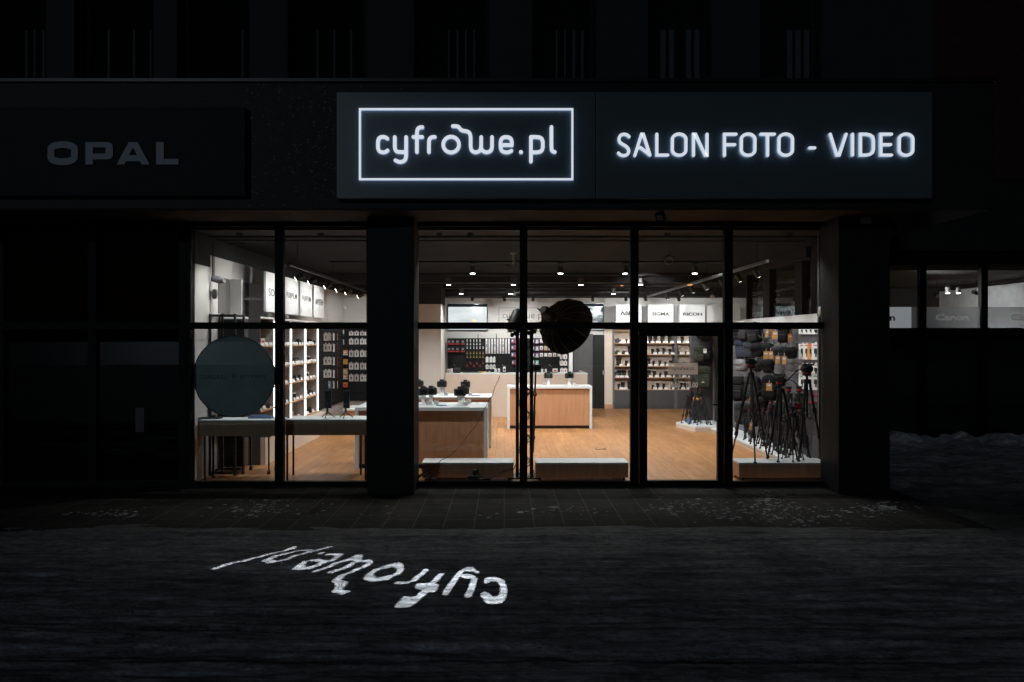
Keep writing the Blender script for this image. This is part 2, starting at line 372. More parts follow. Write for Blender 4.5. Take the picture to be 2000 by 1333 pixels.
# ================================================================== GROUND
GZ = -.06
def snow():
    xs = np.concatenate([np.linspace(-60, -9, 12)[:-1], np.linspace(-9, 9, 420), np.linspace(9, 60, 12)[1:]])
    ys = np.concatenate([np.linspace(-40, 2.2, 10)[:-1], np.linspace(2.2, 9.0, 380)])
    nx, ny = len(xs), len(ys); vs = []
    tracks = [(rnd.uniform(2.5, 7.9), rnd.uniform(.10, .18), rnd.uniform(.006, .014), rnd.uniform(-.02, .02)) for rnd in [random.Random(i) for i in range(16)]]
    for y in ys:
        for x in xs:
            z = .022 * noise.noise(Vector((x * .3, y * 2.2, 0))) + .020 * noise.noise(Vector((x * 1.1, y * 6.5, 5))) + .011 * noise.noise(Vector((x * 3.2, y * 16, 9))) + .006 * noise.noise(Vector((x * 11, y * 23, 3)))
            for ty, tw, td, sl in tracks:
                d = (y - ty - sl * x - .05 * math.sin(x * .4 + ty * 7)) / tw
                if abs(d) < 1.6: z -= td * math.exp(-d ** 4) - .5 * td * math.exp(-((abs(d) - 1.2) * 4) ** 2)
            if y < 1.5: z = 0
            if y > 7.4: z += .030 * min(1, (y - 7.4) / .4) - .16 * max(0, y - 8.12 - .12 * noise.noise(Vector((x * .8, 3, 0))))
            vs.append((x, y, GZ - .005 + z))
    fs = [(j * nx + i, j * nx + i + 1, (j + 1) * nx + i + 1, (j + 1) * nx + i) for j in range(ny - 1) for i in range(nx - 1)]
    mb = MB(); mb.add(vs, fs, 0, True)
    m = bpy.data.materials.new('packed_snow'); MATS['packed_snow'] = m; m.use_nodes = True
    t = m.node_tree; b = t.nodes['Principled BSDF']; b.inputs['Roughness'].default_value = .75; b.inputs['Specular IOR Level'].default_value = .3
    tc = t.nodes.new('ShaderNodeTexCoord'); mp = t.nodes.new('ShaderNodeMapping'); mp.inputs['Scale'].default_value = (.5, 2.6, 1)
    t.links.new(tc.outputs['Object'], mp.inputs[0])
    n = t.nodes.new('ShaderNodeTexNoise'); n.inputs['Scale'].default_value = 2; n.inputs['Detail'].default_value = 9; n.inputs['Roughness'].default_value = .65
    t.links.new(mp.outputs[0], n.inputs[0]); r = t.nodes.new('ShaderNodeValToRGB'); r.color_ramp.elements[0].position = .34; r.color_ramp.elements[1].position = .66
    r.color_ramp.elements[0].color = (.26, .262, .265, 1); r.color_ramp.elements[1].color = (.68, .69, .70, 1)
    t.links.new(n.outputs['Fac'], r.inputs[0])
    # snow colour darkens towards the pavement edge, broken by noise, fading out in the yard
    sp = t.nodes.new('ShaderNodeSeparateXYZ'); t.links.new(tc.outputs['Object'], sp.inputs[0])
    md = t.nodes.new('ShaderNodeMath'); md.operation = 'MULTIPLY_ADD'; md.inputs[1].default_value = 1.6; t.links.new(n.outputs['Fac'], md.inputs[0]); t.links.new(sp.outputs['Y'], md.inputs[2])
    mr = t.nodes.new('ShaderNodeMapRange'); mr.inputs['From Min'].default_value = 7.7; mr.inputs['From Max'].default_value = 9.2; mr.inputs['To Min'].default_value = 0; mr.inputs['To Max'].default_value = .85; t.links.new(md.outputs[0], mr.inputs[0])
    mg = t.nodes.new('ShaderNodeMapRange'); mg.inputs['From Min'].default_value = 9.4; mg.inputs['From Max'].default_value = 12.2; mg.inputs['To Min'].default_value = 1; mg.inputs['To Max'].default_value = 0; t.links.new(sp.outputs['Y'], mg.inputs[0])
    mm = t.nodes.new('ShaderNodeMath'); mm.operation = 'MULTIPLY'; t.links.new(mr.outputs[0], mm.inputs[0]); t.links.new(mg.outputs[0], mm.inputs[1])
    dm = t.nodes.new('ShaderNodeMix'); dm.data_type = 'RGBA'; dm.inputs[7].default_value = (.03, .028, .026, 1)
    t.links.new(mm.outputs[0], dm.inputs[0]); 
    mpg = t.nodes.new('ShaderNodeMapping'); mpg.inputs['Scale'].default_value = (1, 2.4, 1); t.links.new(tc.outputs['Object'], mpg.inputs[0])
    ng = t.nodes.new('ShaderNodeTexNoise'); ng.inputs['Scale'].default_value = 6.5; ng.inputs['Detail'].default_value = 8; ng.inputs['Roughness'].default_value = .8; t.links.new(mpg.outputs[0], ng.inputs[0])
    rg = t.nodes.new('ShaderNodeValToRGB'); rg.color_ramp.elements[0].position = .36; rg.color_ramp.elements[1].position = .64; rg.color_ramp.elements[0].color = (.3, .3, .3, 1); rg.color_ramp.elements[1].color = (1.3, 1.3, 1.3, 1); t.links.new(ng.outputs['Fac'], rg.inputs[0])
    mps = t.nodes.new('ShaderNodeMapping'); mps.inputs['Scale'].default_value = (.18, 5.5, 1); mps.inputs['Rotation'].default_value = (0, 0, .02); t.links.new(tc.outputs['Object'], mps.inputs[0])
    ns = t.nodes.new('ShaderNodeTexNoise'); ns.inputs['Scale'].default_value = 3; ns.inputs['Detail'].default_value = 6; ns.inputs['Roughness'].default_value = .75; ns.inputs['Distortion'].default_value = .3; t.links.new(mps.outputs[0], ns.inputs[0])
    rs = t.nodes.new('ShaderNodeValToRGB'); rs.color_ramp.elements[0].position = .38; rs.color_ramp.elements[1].position = .6; rs.color_ramp.elements[0].color = (.5, .5, .5, 1); rs.color_ramp.elements[1].color = (1.15, 1.15, 1.15, 1); t.links.new(ns.outputs['Fac'], rs.inputs[0])
    m1 = t.nodes.new('ShaderNodeMix'); m1.data_type = 'RGBA'; m1.blend_type = 'MULTIPLY'; m1.inputs[0].default_value = 1; t.links.new(r.outputs[0], m1.inputs[6]); t.links.new(rg.outputs[0], m1.inputs[7])
    m2 = t.nodes.new('ShaderNodeMix'); m2.data_type = 'RGBA'; m2.blend_type = 'MULTIPLY'; m2.inputs[0].default_value = 1; t.links.new(m1.outputs[2], m2.inputs[6]); t.links.new(rs.outputs[0], m2.inputs[7])
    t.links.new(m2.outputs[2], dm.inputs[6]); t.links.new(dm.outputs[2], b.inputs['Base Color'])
    mp2 = t.nodes.new('ShaderNodeMapping'); mp2.inputs['Scale'].default_value = (1.1, 1.7, 1); t.links.new(tc.outputs['Object'], mp2.inputs[0])
    n2 = t.nodes.new('ShaderNodeTexNoise'); n2.inputs['Scale'].default_value = 8; n2.inputs['Detail'].default_value = 7; n2.inputs['Roughness'].default_value = .72
    t.links.new(mp2.outputs[0], n2.inputs[0])
    # tread prints: fine cross ribs inside lengthwise bands
    wv = t.nodes.new('ShaderNodeTexWave'); wv.bands_direction = 'X'; wv.inputs['Scale'].default_value = 5.5; wv.inputs['Distortion'].default_value = 5; wv.inputs['Detail Scale'].default_value = 3
    t.links.new(tc.outputs['Object'], wv.inputs[0])
    mp3 = t.nodes.new('ShaderNodeMapping'); mp3.inputs['Scale'].default_value = (.06, 3.1, 1); t.links.new(tc.outputs['Object'], mp3.inputs[0])
    n3 = t.nodes.new('ShaderNodeTexNoise'); n3.inputs['Scale'].default_value = 1.6; n3.inputs['Detail'].default_value = 1; t.links.new(mp3.outputs[0], n3.inputs[0])
    r3 = t.nodes.new('ShaderNodeValToRGB'); r3.color_ramp.elements[0].position = .52; r3.color_ramp.elements[1].position = .58; t.links.new(n3.outputs['Fac'], r3.inputs[0])
    mu = t.nodes.new('ShaderNodeMath'); mu.operation = 'MULTIPLY'; t.links.new(wv.outputs['Fac'], mu.inputs[0]); t.links.new(r3.outputs[0], mu.inputs[1])
    ad = t.nodes.new('ShaderNodeMath'); ad.operation = 'MULTIPLY_ADD'; ad.inputs[1].default_value = .10; t.links.new(mu.outputs[0], ad.inputs[0]); t.links.new(n2.outputs['Fac'], ad.inputs[2])
    bn = t.nodes.new('ShaderNodeBump'); bn.inputs['Strength'].default_value = 1; bn.inputs['Distance'].default_value = .07
    t.links.new(ad.outputs[0], bn.inputs['Height']); t.links.new(bn.outputs[0], b.inputs['Normal'])
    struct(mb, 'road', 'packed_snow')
snow()
g = MB(); g.box(-600, 600, -600, 900, -1.2, -.16); struct(g, 'ground', 'stone_black')
p = MB(); p.box(-30, 5.4, 8.05, 10.56, -.15, -.05)
struct(p, 'pavement', 'paving')
# side yard with ploughed snow
def yard():
    xs = np.linspace(5.35, 16, 110); ys = np.linspace(8.0, 15.7, 110); vs = []
    for y in ys:
        for x in xs:
            t = max(0, 1 - abs(y - 15.3) / .5); e = max(0, 1 - abs(x - 5.7) / .35) * min(1, max(0, (y - 10.2) / 1.2))
            z = -.1 + .26 * t * (.6 + noise.noise(Vector((x * 3, y * 3, 1)))) + .20 * e * (.6 + noise.noise(Vector((x * 4, y * 4, 3)))) + .07 * noise.noise(Vector((x * 1.3 - y * .9, y * 2.2, 2))) + .035 * noise.noise(Vector((x * 5, y * 7, 2)))
            vs.append((x, y, z))
    nx = len(xs); mb = MB(); mb.add(vs, [(j * nx + i, j * nx + i + 1, (j + 1) * nx + i + 1, (j + 1) * nx + i) for j in range(len(ys) - 1) for i in range(nx - 1)], 0, True)
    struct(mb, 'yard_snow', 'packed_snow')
yard()
def flat_patches(name, spots, label, cat, mat='snow_patch', z=-.05):
    mb = MB(); rnd = random.Random(3)
    for (px, py, n, sx, sy) in spots:
        for _ in range(int(n * 1.2)):
            a = px + rnd.gauss(0, sx); bpy_ = py + rnd.gauss(0, sy); bpy_ = max(955, min(1036, bpy_))
            y = (H - z) * FP / (bpy_ - CY); x = (a - CX) * y / FP; r = abs(rnd.gauss(.0, .010)) + .003; k = 7
            ring = [(x + r * 1.8 * rnd.uniform(.5, 1.2) * math.cos(2 * math.pi * i / k), y + r * rnd.uniform(.5, 1.2) * math.sin(2 * math.pi * i / k), z + .001) for i in range(k)]
            mb.add(ring + [(x, y, z + .006 + r * .2)], [(i, (i + 1) % k, k) for i in range(k)])
    o = mb.build(name, mat); tag(o, label, cat, kind='stuff'); return o
flat_patches('snow_scraps', [(1330, 990, 60, 45, 8), (1425, 1000, 70, 40, 9), (1500, 975, 60, 20, 9), (1520, 1000, 60, 50, 10), (1720, 992, 90, 26, 5), (1580, 1010, 60, 60, 8), (1100, 998, 26, 60, 6), (535, 990, 40, 40, 9), (490, 1000, 50, 30, 6), (960, 1000, 14, 80, 8), (700, 1000, 16, 80, 9), (230, 1004, 70, 36, 4), (110, 1045, 20, 40, 3)], 'small scraps of leftover snow scattered on the dark pavement', 'snow')

# ================================================================== SHOP BUILDING (shell, fascia, glazing)
FY = 10.5
B = thing('shop_building', 'dark building with a lit shop front under a long black canopy', 'building', (0, FY, 0))
m = MB(); m.box(-26, 6.26, 9.51, 10.62, 3.71, 5.33, b=.004); m.box(4.9, 6.26, 10.62, 16.4, 3.71, 5.33); m.build('fascia', 'stone_black', B)
m = MB(); m.box(-26, 6.30, 9.47, 10.45, 5.33, 5.37); m.build('coping', 'black_metal', B)
m = MB(); m.box(-26, 6.24, 9.53, 10.6, 3.698, 3.709); m.box(4.92, 6.24, 10.6, 16.3, 3.698, 3.709); m.build('soffit', 'soffit', B)
m = MB(); m.box(-1.85, -1.222, 10.03, 10.62, -.05, 3.7, b=.006); m.build('column', 'stone_column', B)
m = MB(); m.box(4.52, 5.21, 10.03, 10.62, -.05, 3.7, b=.006); m.build('column', 'stone_column', B)
m = MB(); m.box(4.745, 5.21, 10.62, 11.04, -.05, 3.7); m.box(5.075, 5.21, 11.04, 12.3, -.05, 3.7); m.build('corner_wall', 'paint_black', B)
# upper storey wall with openings
wins = [(-70, 90), (145, 300), (345, 488), (562, 716), (808, 955), (1040, 1165), (1266, 1390), (1485, 1606)]
UY = 10.75
m = MB(); last = -26
for a, b in wins:
    x0, x1 = wx(a, UY), wx(b, UY); m.box(last, x0, UY, UY + .35, 5.33, 8.0); last = x1
m.box(last, 6.2, UY, UY + .35, 5.33, 8.0); m.box(-26, 6.2, UY + .001, UY + .35, 8.0, 9.5); m.build('upper_wall', 'wall_dark', B)
rw = random.Random(21)
for k, (a, b) in enumerate(wins):
    x0, x1 = wx(a, UY) + .004, wx(b, UY) - .004; f = MB(); t = .05
    f.box(x0, x0 + t, UY + .1, UY + .18, 5.34, 7.99); f.box(x1 - t, x1, UY + .1, UY + .18, 5.34, 7.99); f.box(x0 + t, x1 - t, UY + .1, UY + .18, 7.94, 7.99)
    W = f.build('window', 'frame_black', B)
    pn = MB(); pn.box(x0 + t, x1 - t, UY + .135, UY + .145, 5.34, 7.94); pn.build('pane', 'glass', W)
    bl = MB(); n = max(3, int((x1 - x0) / .125)); vis = [.2, .7, .15, .6, .3, .7, .8, .6][k]
    for i in range(n):
        xx = x0 + .1 + i * .125
        if xx > x1 - .08: break
        if (i / n) < (1 - vis) * .5: continue
        if rw.random() < .25: continue
        wq = rw.uniform(.02, .04) if k < 6 else .075
        bl.box(xx, xx + wq, UY + .24, UY + .246, 5.34, 6.62)
    bl.build('vertical_blind', 'blind', W)
    bk = MB(); bk.box(x0, x1, UY + .36, UY + .37, 5.34, 8); bk.build('backing', 'window_dark', W)
# glazed bays ----------------------------------------------------------
def bay(x0, x1, muls, head=3.64, tr=(2.185, 2.279), sill=.027, gm='glass', gap=None, name='shop_window', top=3.697, Y=FY, D=.09, base=-.05, parent=B):
    f = MB(); y0, y1 = Y, Y + D
    f.box(x0, x1, y0, y1, head, top); f.box(x0, x1, y0, y1, base, sill) if not gap else (f.box(x0, gap[0], y0, y1, base, sill), f.box(gap[1], x1, y0, y1, base, sill), f.box(gap[0], gap[1], y0, y1, base, -.01))
    f.box(x0 + .001, x1 - .001, y0 - .006, y1 + .004, tr[0], tr[1])
    edges = [x0] + [e for mm in muls for e in mm] + [x1]
    for (a, b) in muls: f.box(a, b, y0 - .012, y1 + .008, base, top - .001)
    W = f.build(name, 'frame_black', parent)
    for i in range(0, len(edges), 2):
        a, b = edges[i], edges[i + 1]
        if b - a < .03: continue
        q = MB(); q.box(a, b, y0 + .04, y0 + .048, tr[1], head); q.build('pane', gm, W)
        if gap and abs(a - gap[0]) < .02: continue
        q = MB(); q.box(a, b, y0 + .04, y0 + .048, sill, tr[0]); q.build('pane', gm, W)
    return W
X = lambda px: wx(px, FY)
WL = bay(X(366), X(719), [(X(366), X(373)), (X(537), X(553)), (X(716), X(719))])
DG = (X(1247), X(1415))
WM = bay(X(809), X(1640), [(X(809), X(816)), (X(1015), X(1030)), (X(1232), X(1247)), (X(1415), X(1431)), (X(1629), X(1640))], gap=DG)
# far left, the neighbouring unit
WN = bay(X(-900), X(366) - .002, [(X(a), X(a + 16)) for a in (-700, -520, -340, -160, 172, 350)] if 0 else [(X(-560), X(-544)), (X(-376), X(-360)), (X(-192), X(-176)), (X(-8), X(8)), (X(172), X(188)), (X(350), X(365))], gm='glass_dark')
q = MB(); q.box(X(262), X(279), FY + .034, FY + .039, wz(845, FY), wz(797, FY)); q.build('notice', 'dark_grey', WN, label='small pale notice stuck inside the dark window of the neighbouring unit')
m = MB(); m.box(-26, X(366), FY + .6, FY + .66, -.05, 3.69); m.box(X(366) - .02, X(366) + .03, FY + .1, FY + .66, -.05, 3.69); m.build('inner_wall', 'paint_black', B)
# door
D = MB(); d0, d1 = X(1249), X(1413); zt, zb = wz(644, FY) , .0; gx0, gx1, gz0, gz1 = X(1264), X(1402), wz(939, FY), wz(657, FY)
y0, y1 = FY - .01, FY + .07
D.box(d0, gx0, y0, y1, zb, 2.183); D.box(gx1, d1, y0, y1, zb, 2.183); D.box(gx0, gx1, y0, y1, gz1, 2.183); D.box(gx0, gx1, y0, y1, zb, gz0)
DO = D.build('door', 'frame_black', B, label='black framed glass entrance door')
q = MB(); q.box(gx0, gx1, FY + .03, FY + .038, gz0, gz1); q.build('pane', 'glass', DO)
q = MB(); hx = X(1402) + .045; hz = wz(790, FY)
q.box(hx - .02, hx + .02, FY - .022, FY - .011, hz - .12, hz + .08, b=.004); q.tube([(hx, FY - .02, hz), (hx, FY - .06, hz), (hx - .13, FY - .06, hz)], .010); q.build('handle', 'black_metal', DO)
q = MB(); fx0, fx1, fz0, fz1 = X(1305), X(1364), wz(732.5, FY), wz(709, FY)
yf = FY + .026; q.add([(fx0, yf, fz0), (fx1, yf, fz0), (fx1, yf, fz1), (fx0, yf, fz1)], [(0, 1, 2, 3)]); q.build('film_sign', 'frost_clear', DO)
q = MB(); cs = (fx1 - fx0 - .06) / 1600
strokes(q, [s for s in LOGO], 24, lambda u, v, d: (fx0 + .03 + (u - 163) * cs, yf - .003 - d, (fz0 + fz1) / 2 - (v - 438) * cs), .0005)
for a, b in (((fx0, fz0), (fx1, fz0)), ((fx0, fz1), (fx1, fz1))): q.box(a[0], b[0], yf - .003, yf - .002, a[1] - .003, a[1] + .003)
q.build('lettering', ['text_grey', 'text_grey'], DO)
q = MB(); text(q, 'pon. - pt.', (X(1317), yf, wz(743, FY)), (1, 0, 0), (0, 0, 1), X(1348) - X(1317), .05); q.build('opening_days', 'frost_text', DO); q = MB(); text(q, '10.00 - 18.00', (X(1307), yf, wz(757.5, FY)), (1, 0, 0), (0, 0, 1), X(1364) - X(1307), .072, bold=.02)
q.build('opening_hours', 'frost_text', DO)

# ------------------------------------------------------------------ main sign
SY = 9.38
sx = lambda px: wx(px, SY)
sz = lambda py: wz(py, SY)
S = thing('shop_sign', 'long dark sign with glowing white cyfrowe.pl logo and SALON FOTO - VIDEO letters', 'sign', (sx(1240), SY, sz(388)))
m = MB(); m.box(sx(657), sx(1163.2), SY, 9.505, sz(388), sz(180), b=.006); m.build('panel', 'sign_panel', S)
m = MB(); m.box(sx(1164.2), sx(1821), SY, 9.505, sz(388), sz(180), b=.006); m.build('panel', 'sign_panel', S)
def lfn(u, v, d): return (wx(660 + u / 3.846, SY), SY - .02 - d, wz(170 + v / 3.846, SY))
m = MB(); strokes(m, LOGO, 27, lfn, .03)
m.build('logo_lettering', ['sign_light', 'sign_side'], S)
m = MB(); a, b = lfn(163, 707, 0), lfn(1766, 169, 0); t = .024
for bx in ((a[0], b[0], a[2], a[2] + t), (a[0], b[0], b[2] - t, b[2]), (a[0], a[0] + t, a[2] + t, b[2] - t), (b[0] - t, b[0], a[2] + t, b[2] - t)):
    m.add([(bx[0], SY - .05, bx[2]), (bx[1], SY - .05, bx[2]), (bx[1], SY - .05, bx[3]), (bx[0], SY - .05, bx[3])], [(0, 1, 2, 3)], 0)
    x0, x1, z0, z1 = bx; vs = [(x, y, z) for y in (SY - .05, SY - .02) for x, z in ((x0, z0), (x1, z0), (x1, z1), (x0, z1))]
    m.add(vs, [(0, 1, 5, 4), (1, 2, 6, 5), (2, 3, 7, 6), (3, 0, 4, 7)], 1)
m.build('logo_frame', ['sign_light', 'sign_side'], S)
def sfn(u, v, d): return (wx(1160 + u / 2.857, SY), SY - .02 - d, wz(170 + v / 2.857, SY))
rr_ = lambda cx: ellipse(cx, 328, 38, 30, 32, top=29)
TXT = [([(193, 284), (182, 273), (163, 269), (145, 275), (136, 293), (139, 313), (155, 325), (178, 337), (192, 355), (190, 376), (176, 387), (160, 389), (144, 385), (134, 374)], 1, 0),
 ([(225, 388), (262, 270), (272, 270), (309, 386)], 0, 0), ([(309, 386), (256, 344), (246, 346)], 0, 0),
 ([(347, 270), (347, 386), (408, 386)], 0, 0), (rr_(471), 0, 1), ([(551, 388), (551, 270), (562, 270), (616, 387), (626, 387), (626, 270)], 0, 0),
 ([(723, 388), (723, 270), (787, 270)], 0, 0), ([(723, 328), (780, 328)], 0, 0), (rr_(854), 0, 1), ([(925, 270), (1000, 270)], 0, 0), ([(962, 270), (962, 388)], 0, 0), (rr_(1063), 0, 1),
 ([(1196, 346), (1224, 346)], 0, 0), ([(1310, 270), (1346, 386), (1360, 386), (1398, 270)], 0, 0), ([(1434, 270), (1434, 386)], 0, 0),
 ([(1478, 386), (1510, 386), (1532, 381), (1545, 371), (1550, 352), (1550, 304), (1545, 285), (1532, 275), (1510, 270), (1478, 270)], 0, 1),
 ([(1650, 386), (1591, 386), (1591, 270), (1650, 270)], 0, 0), ([(1591, 328), (1645, 328)], 0, 0), (rr_(1731), 0, 1)]
for a_, b_, wd_ in ((0, 6, 'SALON'), (6, 12, 'FOTO'), (12, 13, 'dash'), (13, 19, 'VIDEO')):
    m = MB(); strokes(m, TXT[a_:b_], 16.4, sfn, .03); m.build('slogan_word', ['sign_light', 'sign_side'], S, label=f'glowing white lettering {wd_}' if wd_ != 'dash' else 'glowing white dash between FOTO and VIDEO')
# ------------------------------------------------------------------ neighbour's unlit sign
O = thing('neighbour_sign', 'unlit black sign with dull grey OPAL letters', 'sign', (wx(220, SY), SY, sz(382)))
m = MB(); m.box(wx(-420, SY), sx(477), SY + .03, 9.505, sz(382), sz(209), b=.004); m.build('panel', 'opal_panel', O)
ofn = lambda u, v, d: (wx(u / 2.857, SY), SY + .022 - d, wz(v / 2.857, SY))
m = MB()
strokes(m, [(ellipse(347, 855, 66, 26, 36, top=22), 0, 1)], 38, ofn, .012)
def poly(pts, d=.012):
    n = len(pts); m.add([ofn(a, b, d) for a, b in pts] + [ofn(a, b, 0) for a, b in pts], [tuple(range(n))] + [(i, (i + 1) % n, n + (i + 1) % n, n + i) for i in range(n)])
poly([(474, 793), (516, 793), (516, 918), (474, 918)]); poly([(517, 793), (600, 793), (617, 798), (627, 812), (627, 822), (517, 822)]); poly([(587, 823), (627, 823), (627, 870), (587, 860)], .0125)
poly([(517, 857), (587, 857), (590, 861), (627, 871), (618, 884), (600, 889), (517, 889)])
poly([(648, 918), (716, 793), (766, 793), (832, 918), (788, 918), (740, 822), (692, 918)]); poly([(702, 900), (712, 866), (762, 866), (780, 900)], .0135)
poly([(869, 793), (912, 793), (912, 918), (869, 918)]); poly([(913, 887), (994, 887), (994, 918), (913, 918)])
m.build('lettering', 'opal_letter', O)
# snow specks frozen to the fascia
m = MB(); rnd = random.Random(5)
for _ in range(480):
    while True:
        px = rnd.uniform(350, 655) if rnd.random() < .9 else rnd.uniform(650, 860); py = rnd.uniform(164, 404)
        if px < 480 and not (py < 205 and rnd.random() < .3): continue
        if px > 655 and py > 178: continue
        if rnd.random() < .35 + .65 * max(0, (px - 480) / 180) * (1 - (py - 164) / 400): break
    r = abs(rnd.gauss(0, .0045)) + .002; c = (wx(px, 9.5), 9.507, wz(py, 9.5))
    m.add([(c[0] - r, c[1], c[2]), (c[0], c[1], c[2] - r), (c[0] + r, c[1], c[2]), (c[0], c[1], c[2] + r), (c[0], c[1] - r, c[2])], [(0, 1, 4), (1, 2, 4), (2, 3, 4), (3, 0, 4)])
tag(m.build('snow_specks', 'snow_flake'), 'tiny white snow specks frozen on the black fascia', 'snow', kind='stuff')
# ================================================================== SHOP INTERIOR SHELL
LX, BY = -4.42, 22.1
m = MB(); m.box(LX, 5.2, FY + .09, 22.3, -.055, 0); m.box(5.2005, 13, 15.89, 22.3, -.055, 0); struct(m, 'shop_floor', 'floor_wood')
m = MB(); m.box(LX - .2, 5.3, FY + .7, 17.3, 3.58, 3.69); m.box(LX - .2, 5.3, FY + .095, FY + .695, 3.60, 3.69, 1); struct(m, 'ceiling', ['ceiling_paint', 'paint_black'])
m = MB(); m.box(LX - .2, 13, 17.31, 22.3, 3.52, 3.69); m.box(5.31, 13, 15.95, 17.3, 3.52, 3.69); struct(m, 'ceiling', 'paint_black')
m = MB(); m.box(LX - .2, 5.2, 17.3, 17.62, 3.36, 3.515); m.box(LX, 8, 21.2, 22.1, 3.27, 3.515); m.box(LX + .3, 3.6, 18.9, 19.05, 3.34, 3.515); m.box(5.0, 5.25, 12.3, 17.29, 3.40, 3.575)
struct(m, 'ceiling_beam', 'paint_black')
m = MB(); m.box(LX - .2, LX, FY + .67, 20.4, 0, 3.30); m.box(LX - .2, LX - .004, FY + .67, 20.4, 3.301, 3.575, 1); m.box(LX - .2, LX, FY + .1, FY + .67, 0, 3.12); m.box(LX - .2, LX - .002, FY + .1, FY + .669, 3.121, 3.575, 1)
struct(m, 'left_wall', ['wall_white', 'paint_black'])
m = MB(); m.box(LX - .2, -2.62, 20.4, 22.2, 0, 3.28); m.box(LX - .2, -2.62, 20.402, 22.2, 3.281, 3.5, 1); m.box(-2.6, 8, BY, 22.3, 0, 3.52); struct(m, 'back_wall', ['wall_white', 'paint_black'])
m = MB(); m.box(-2.6, -1.57, 18.4, 19.6, 0, 2.91); m.box(-2.604, -1.566, 18.396, 19.604, 2.911, 3.515, 1); m.box(-2.6, -1.9, 19.61, 22.09, 0, 3.5)
struct(m, 'inner_column', ['wall_white', 'paint_black'])
# wing to the right: facade, side glass, walls
WG = thing('shop_wing', 'set back right wing of the shop with dark glazing and frosted band', 'building', (9, 15.8, 0))
WY = 15.8
Xw = lambda px: wx(px, WY)
bay(5.22, 14.5, [(5.22, 5.4), (Xw(1796), Xw(1809)), (Xw(1916), Xw(1929)), (Xw(2040), Xw(2053))], head=3.63, tr=(2.13, 2.28), sill=.05, gm='glass', top=3.9, Y=WY, base=-.1, parent=WG)
m = MB(); m.box(5.21, 15, WY - .12, WY + .1, 3.9, 5.45); m.box(6.27, 15, WY - .14, WY - .12, 5.38, 5.45, 1); m.build('fascia', ['stone_black', 'black_metal'], WG)
m = MB(); m.box(5.6, 14.4, WY + .2, WY + .24, 0, 2.26); m.build('inner_screen', 'screen_black', WG)
m = MB(); m.box(12.45, 12.7, WY + .1, 22.2, 0, 3.40); m.box(8.01, 12.7, 21.25, 21.45, 0, 3.5, 1); m.box(12.71, 15, WY + .1, 22, -.1, 5.4, 1); m.build('inner_wall', ['cabinet_grey', 'paint_black'], WG)
m = MB(); m.box(9.3, 9.9, 20.9, 21.2, 2.2, 3.0); m.box(8.1, 8.9, 21.0, 21.2, 2.2, 3.1); m.build('pale_panel', 'wall_white', WG)
m = MB(); z0, z1 = wz(641, WY), wz(600, WY); yy = WY + .034
for a, b in ((5.42, Xw(1796)), (Xw(1809), Xw(1916)), (Xw(1929), Xw(2040))): m.add([(a, yy, z0), (b, yy, z0), (b, yy, z1), (a, yy, z1)], [(0, 1, 2, 3)])
m.build('frosted_film', 'frost', WG)
m = MB(); m.box(Xw(1690), Xw(1781), yy - .012, yy - .004, z0, z1); m.build('lightbox_panel', 'lightbox', WG)  # hung white panel with no lamp inside; its glow is added
m = MB(); text(m, 'Nikon', (Xw(1692), yy - .014, wz(627, WY)), (1, 0, 0), (0, 0, 1), Xw(1749) - Xw(1692), .14, bold=.03); m.build('lettering', 'text_dark', WG)
for a in (1829, 1976):
    m = MB(); text(m, 'Canon', (Xw(a), yy - .004, wz(626.5, WY)), (1, 0, 0), (0, 0, 1), Xw(1894) - Xw(1829), .145, bold=.035); m.build('lettering', 'frost_text', WG)
# side glazing between shop and yard, above the slat wall
m = MB(); GX = 5.2
posts = [(12.3, 12.9), (13.0, 13.35), (14.5, 14.85), (16.2, 16.45)]
for a, b in ((12.3, 12.42), (12.82, 13.14), (14.4, 14.76), (15.74, 15.79)): m.box(GX - .06, GX + .08, a, b, 0, 3.57)
m.box(GX - .05, GX + .07, 12.42, 15.74, 3.42, 3.50); m.box(GX - .05, GX + .07, 12.42, 15.74, 0, 2.28)
sw = m.build('side_glazing', 'frame_black', B)
for a, b in ((12.42, 12.82), (13.14, 14.4), (14.76, 15.74)):
    q = MB(); q.box(GX, GX + .008, a, b, 2.281, 3.42); q.build('pane', 'glass', sw)
    q = MB(); q.add([(GX + .02, a, 2.29), (GX + .02, b, 2.29), (GX + .02, b, 2.73), (GX + .02, a, 2.73)], [(0, 1, 2, 3)]); q.build('film', 'frost', sw)
q = MB(); text(q, 'SONY', (GX + .012, 13.3, 2.47), (0, 1, 0), (0, 0, 1), .85, .13); q.build('lettering', 'frost_text', sw)
q = MB(); text(q, 'FUJIFILM', (GX + .012, 14.85, 2.47), (0, 1, 0), (0, 0, 1), .75, .13); q.build('lettering', 'frost_text', sw)
# slat wall on the right with white ledge
def slats(m, axis, fixed, a0, a1, z0, z1, step=.1, th=.02, mi=0, back=1):
    z = z0
    while z < z1 - .02:
        zt_ = min(z + step - .008, z1)
        if axis == 'x': m.box(fixed, fixed + th, a0, a1, z, zt_, mi)
        else: m.box(a0, a1, fixed, fixed + th, z, zt_, mi)
        z += step
    if axis == 'x': m.box(fixed + min(th, 0) * 0 + .008 * (1 if th > 0 else -1), fixed + .3 * th, a0 + .002, a1 - .002, z0, z1, back)
    else: m.box(a0 + .002, a1 - .002, fixed + .6 * th, fixed + .9 * th, z0, z1, back)
SWX = 5.02
SWL = thing('slat_wall', 'grey slatted display wall with backpacks and pouches, white ledge on top', 'display wall', (SWX, 14.5, 0))
m = MB(); slats(m, 'x', SWX, 11.84, 17.75, .12, 2.3, step=.125); m.build('slat_panel', ['mid_grey', 'black'], SWL)
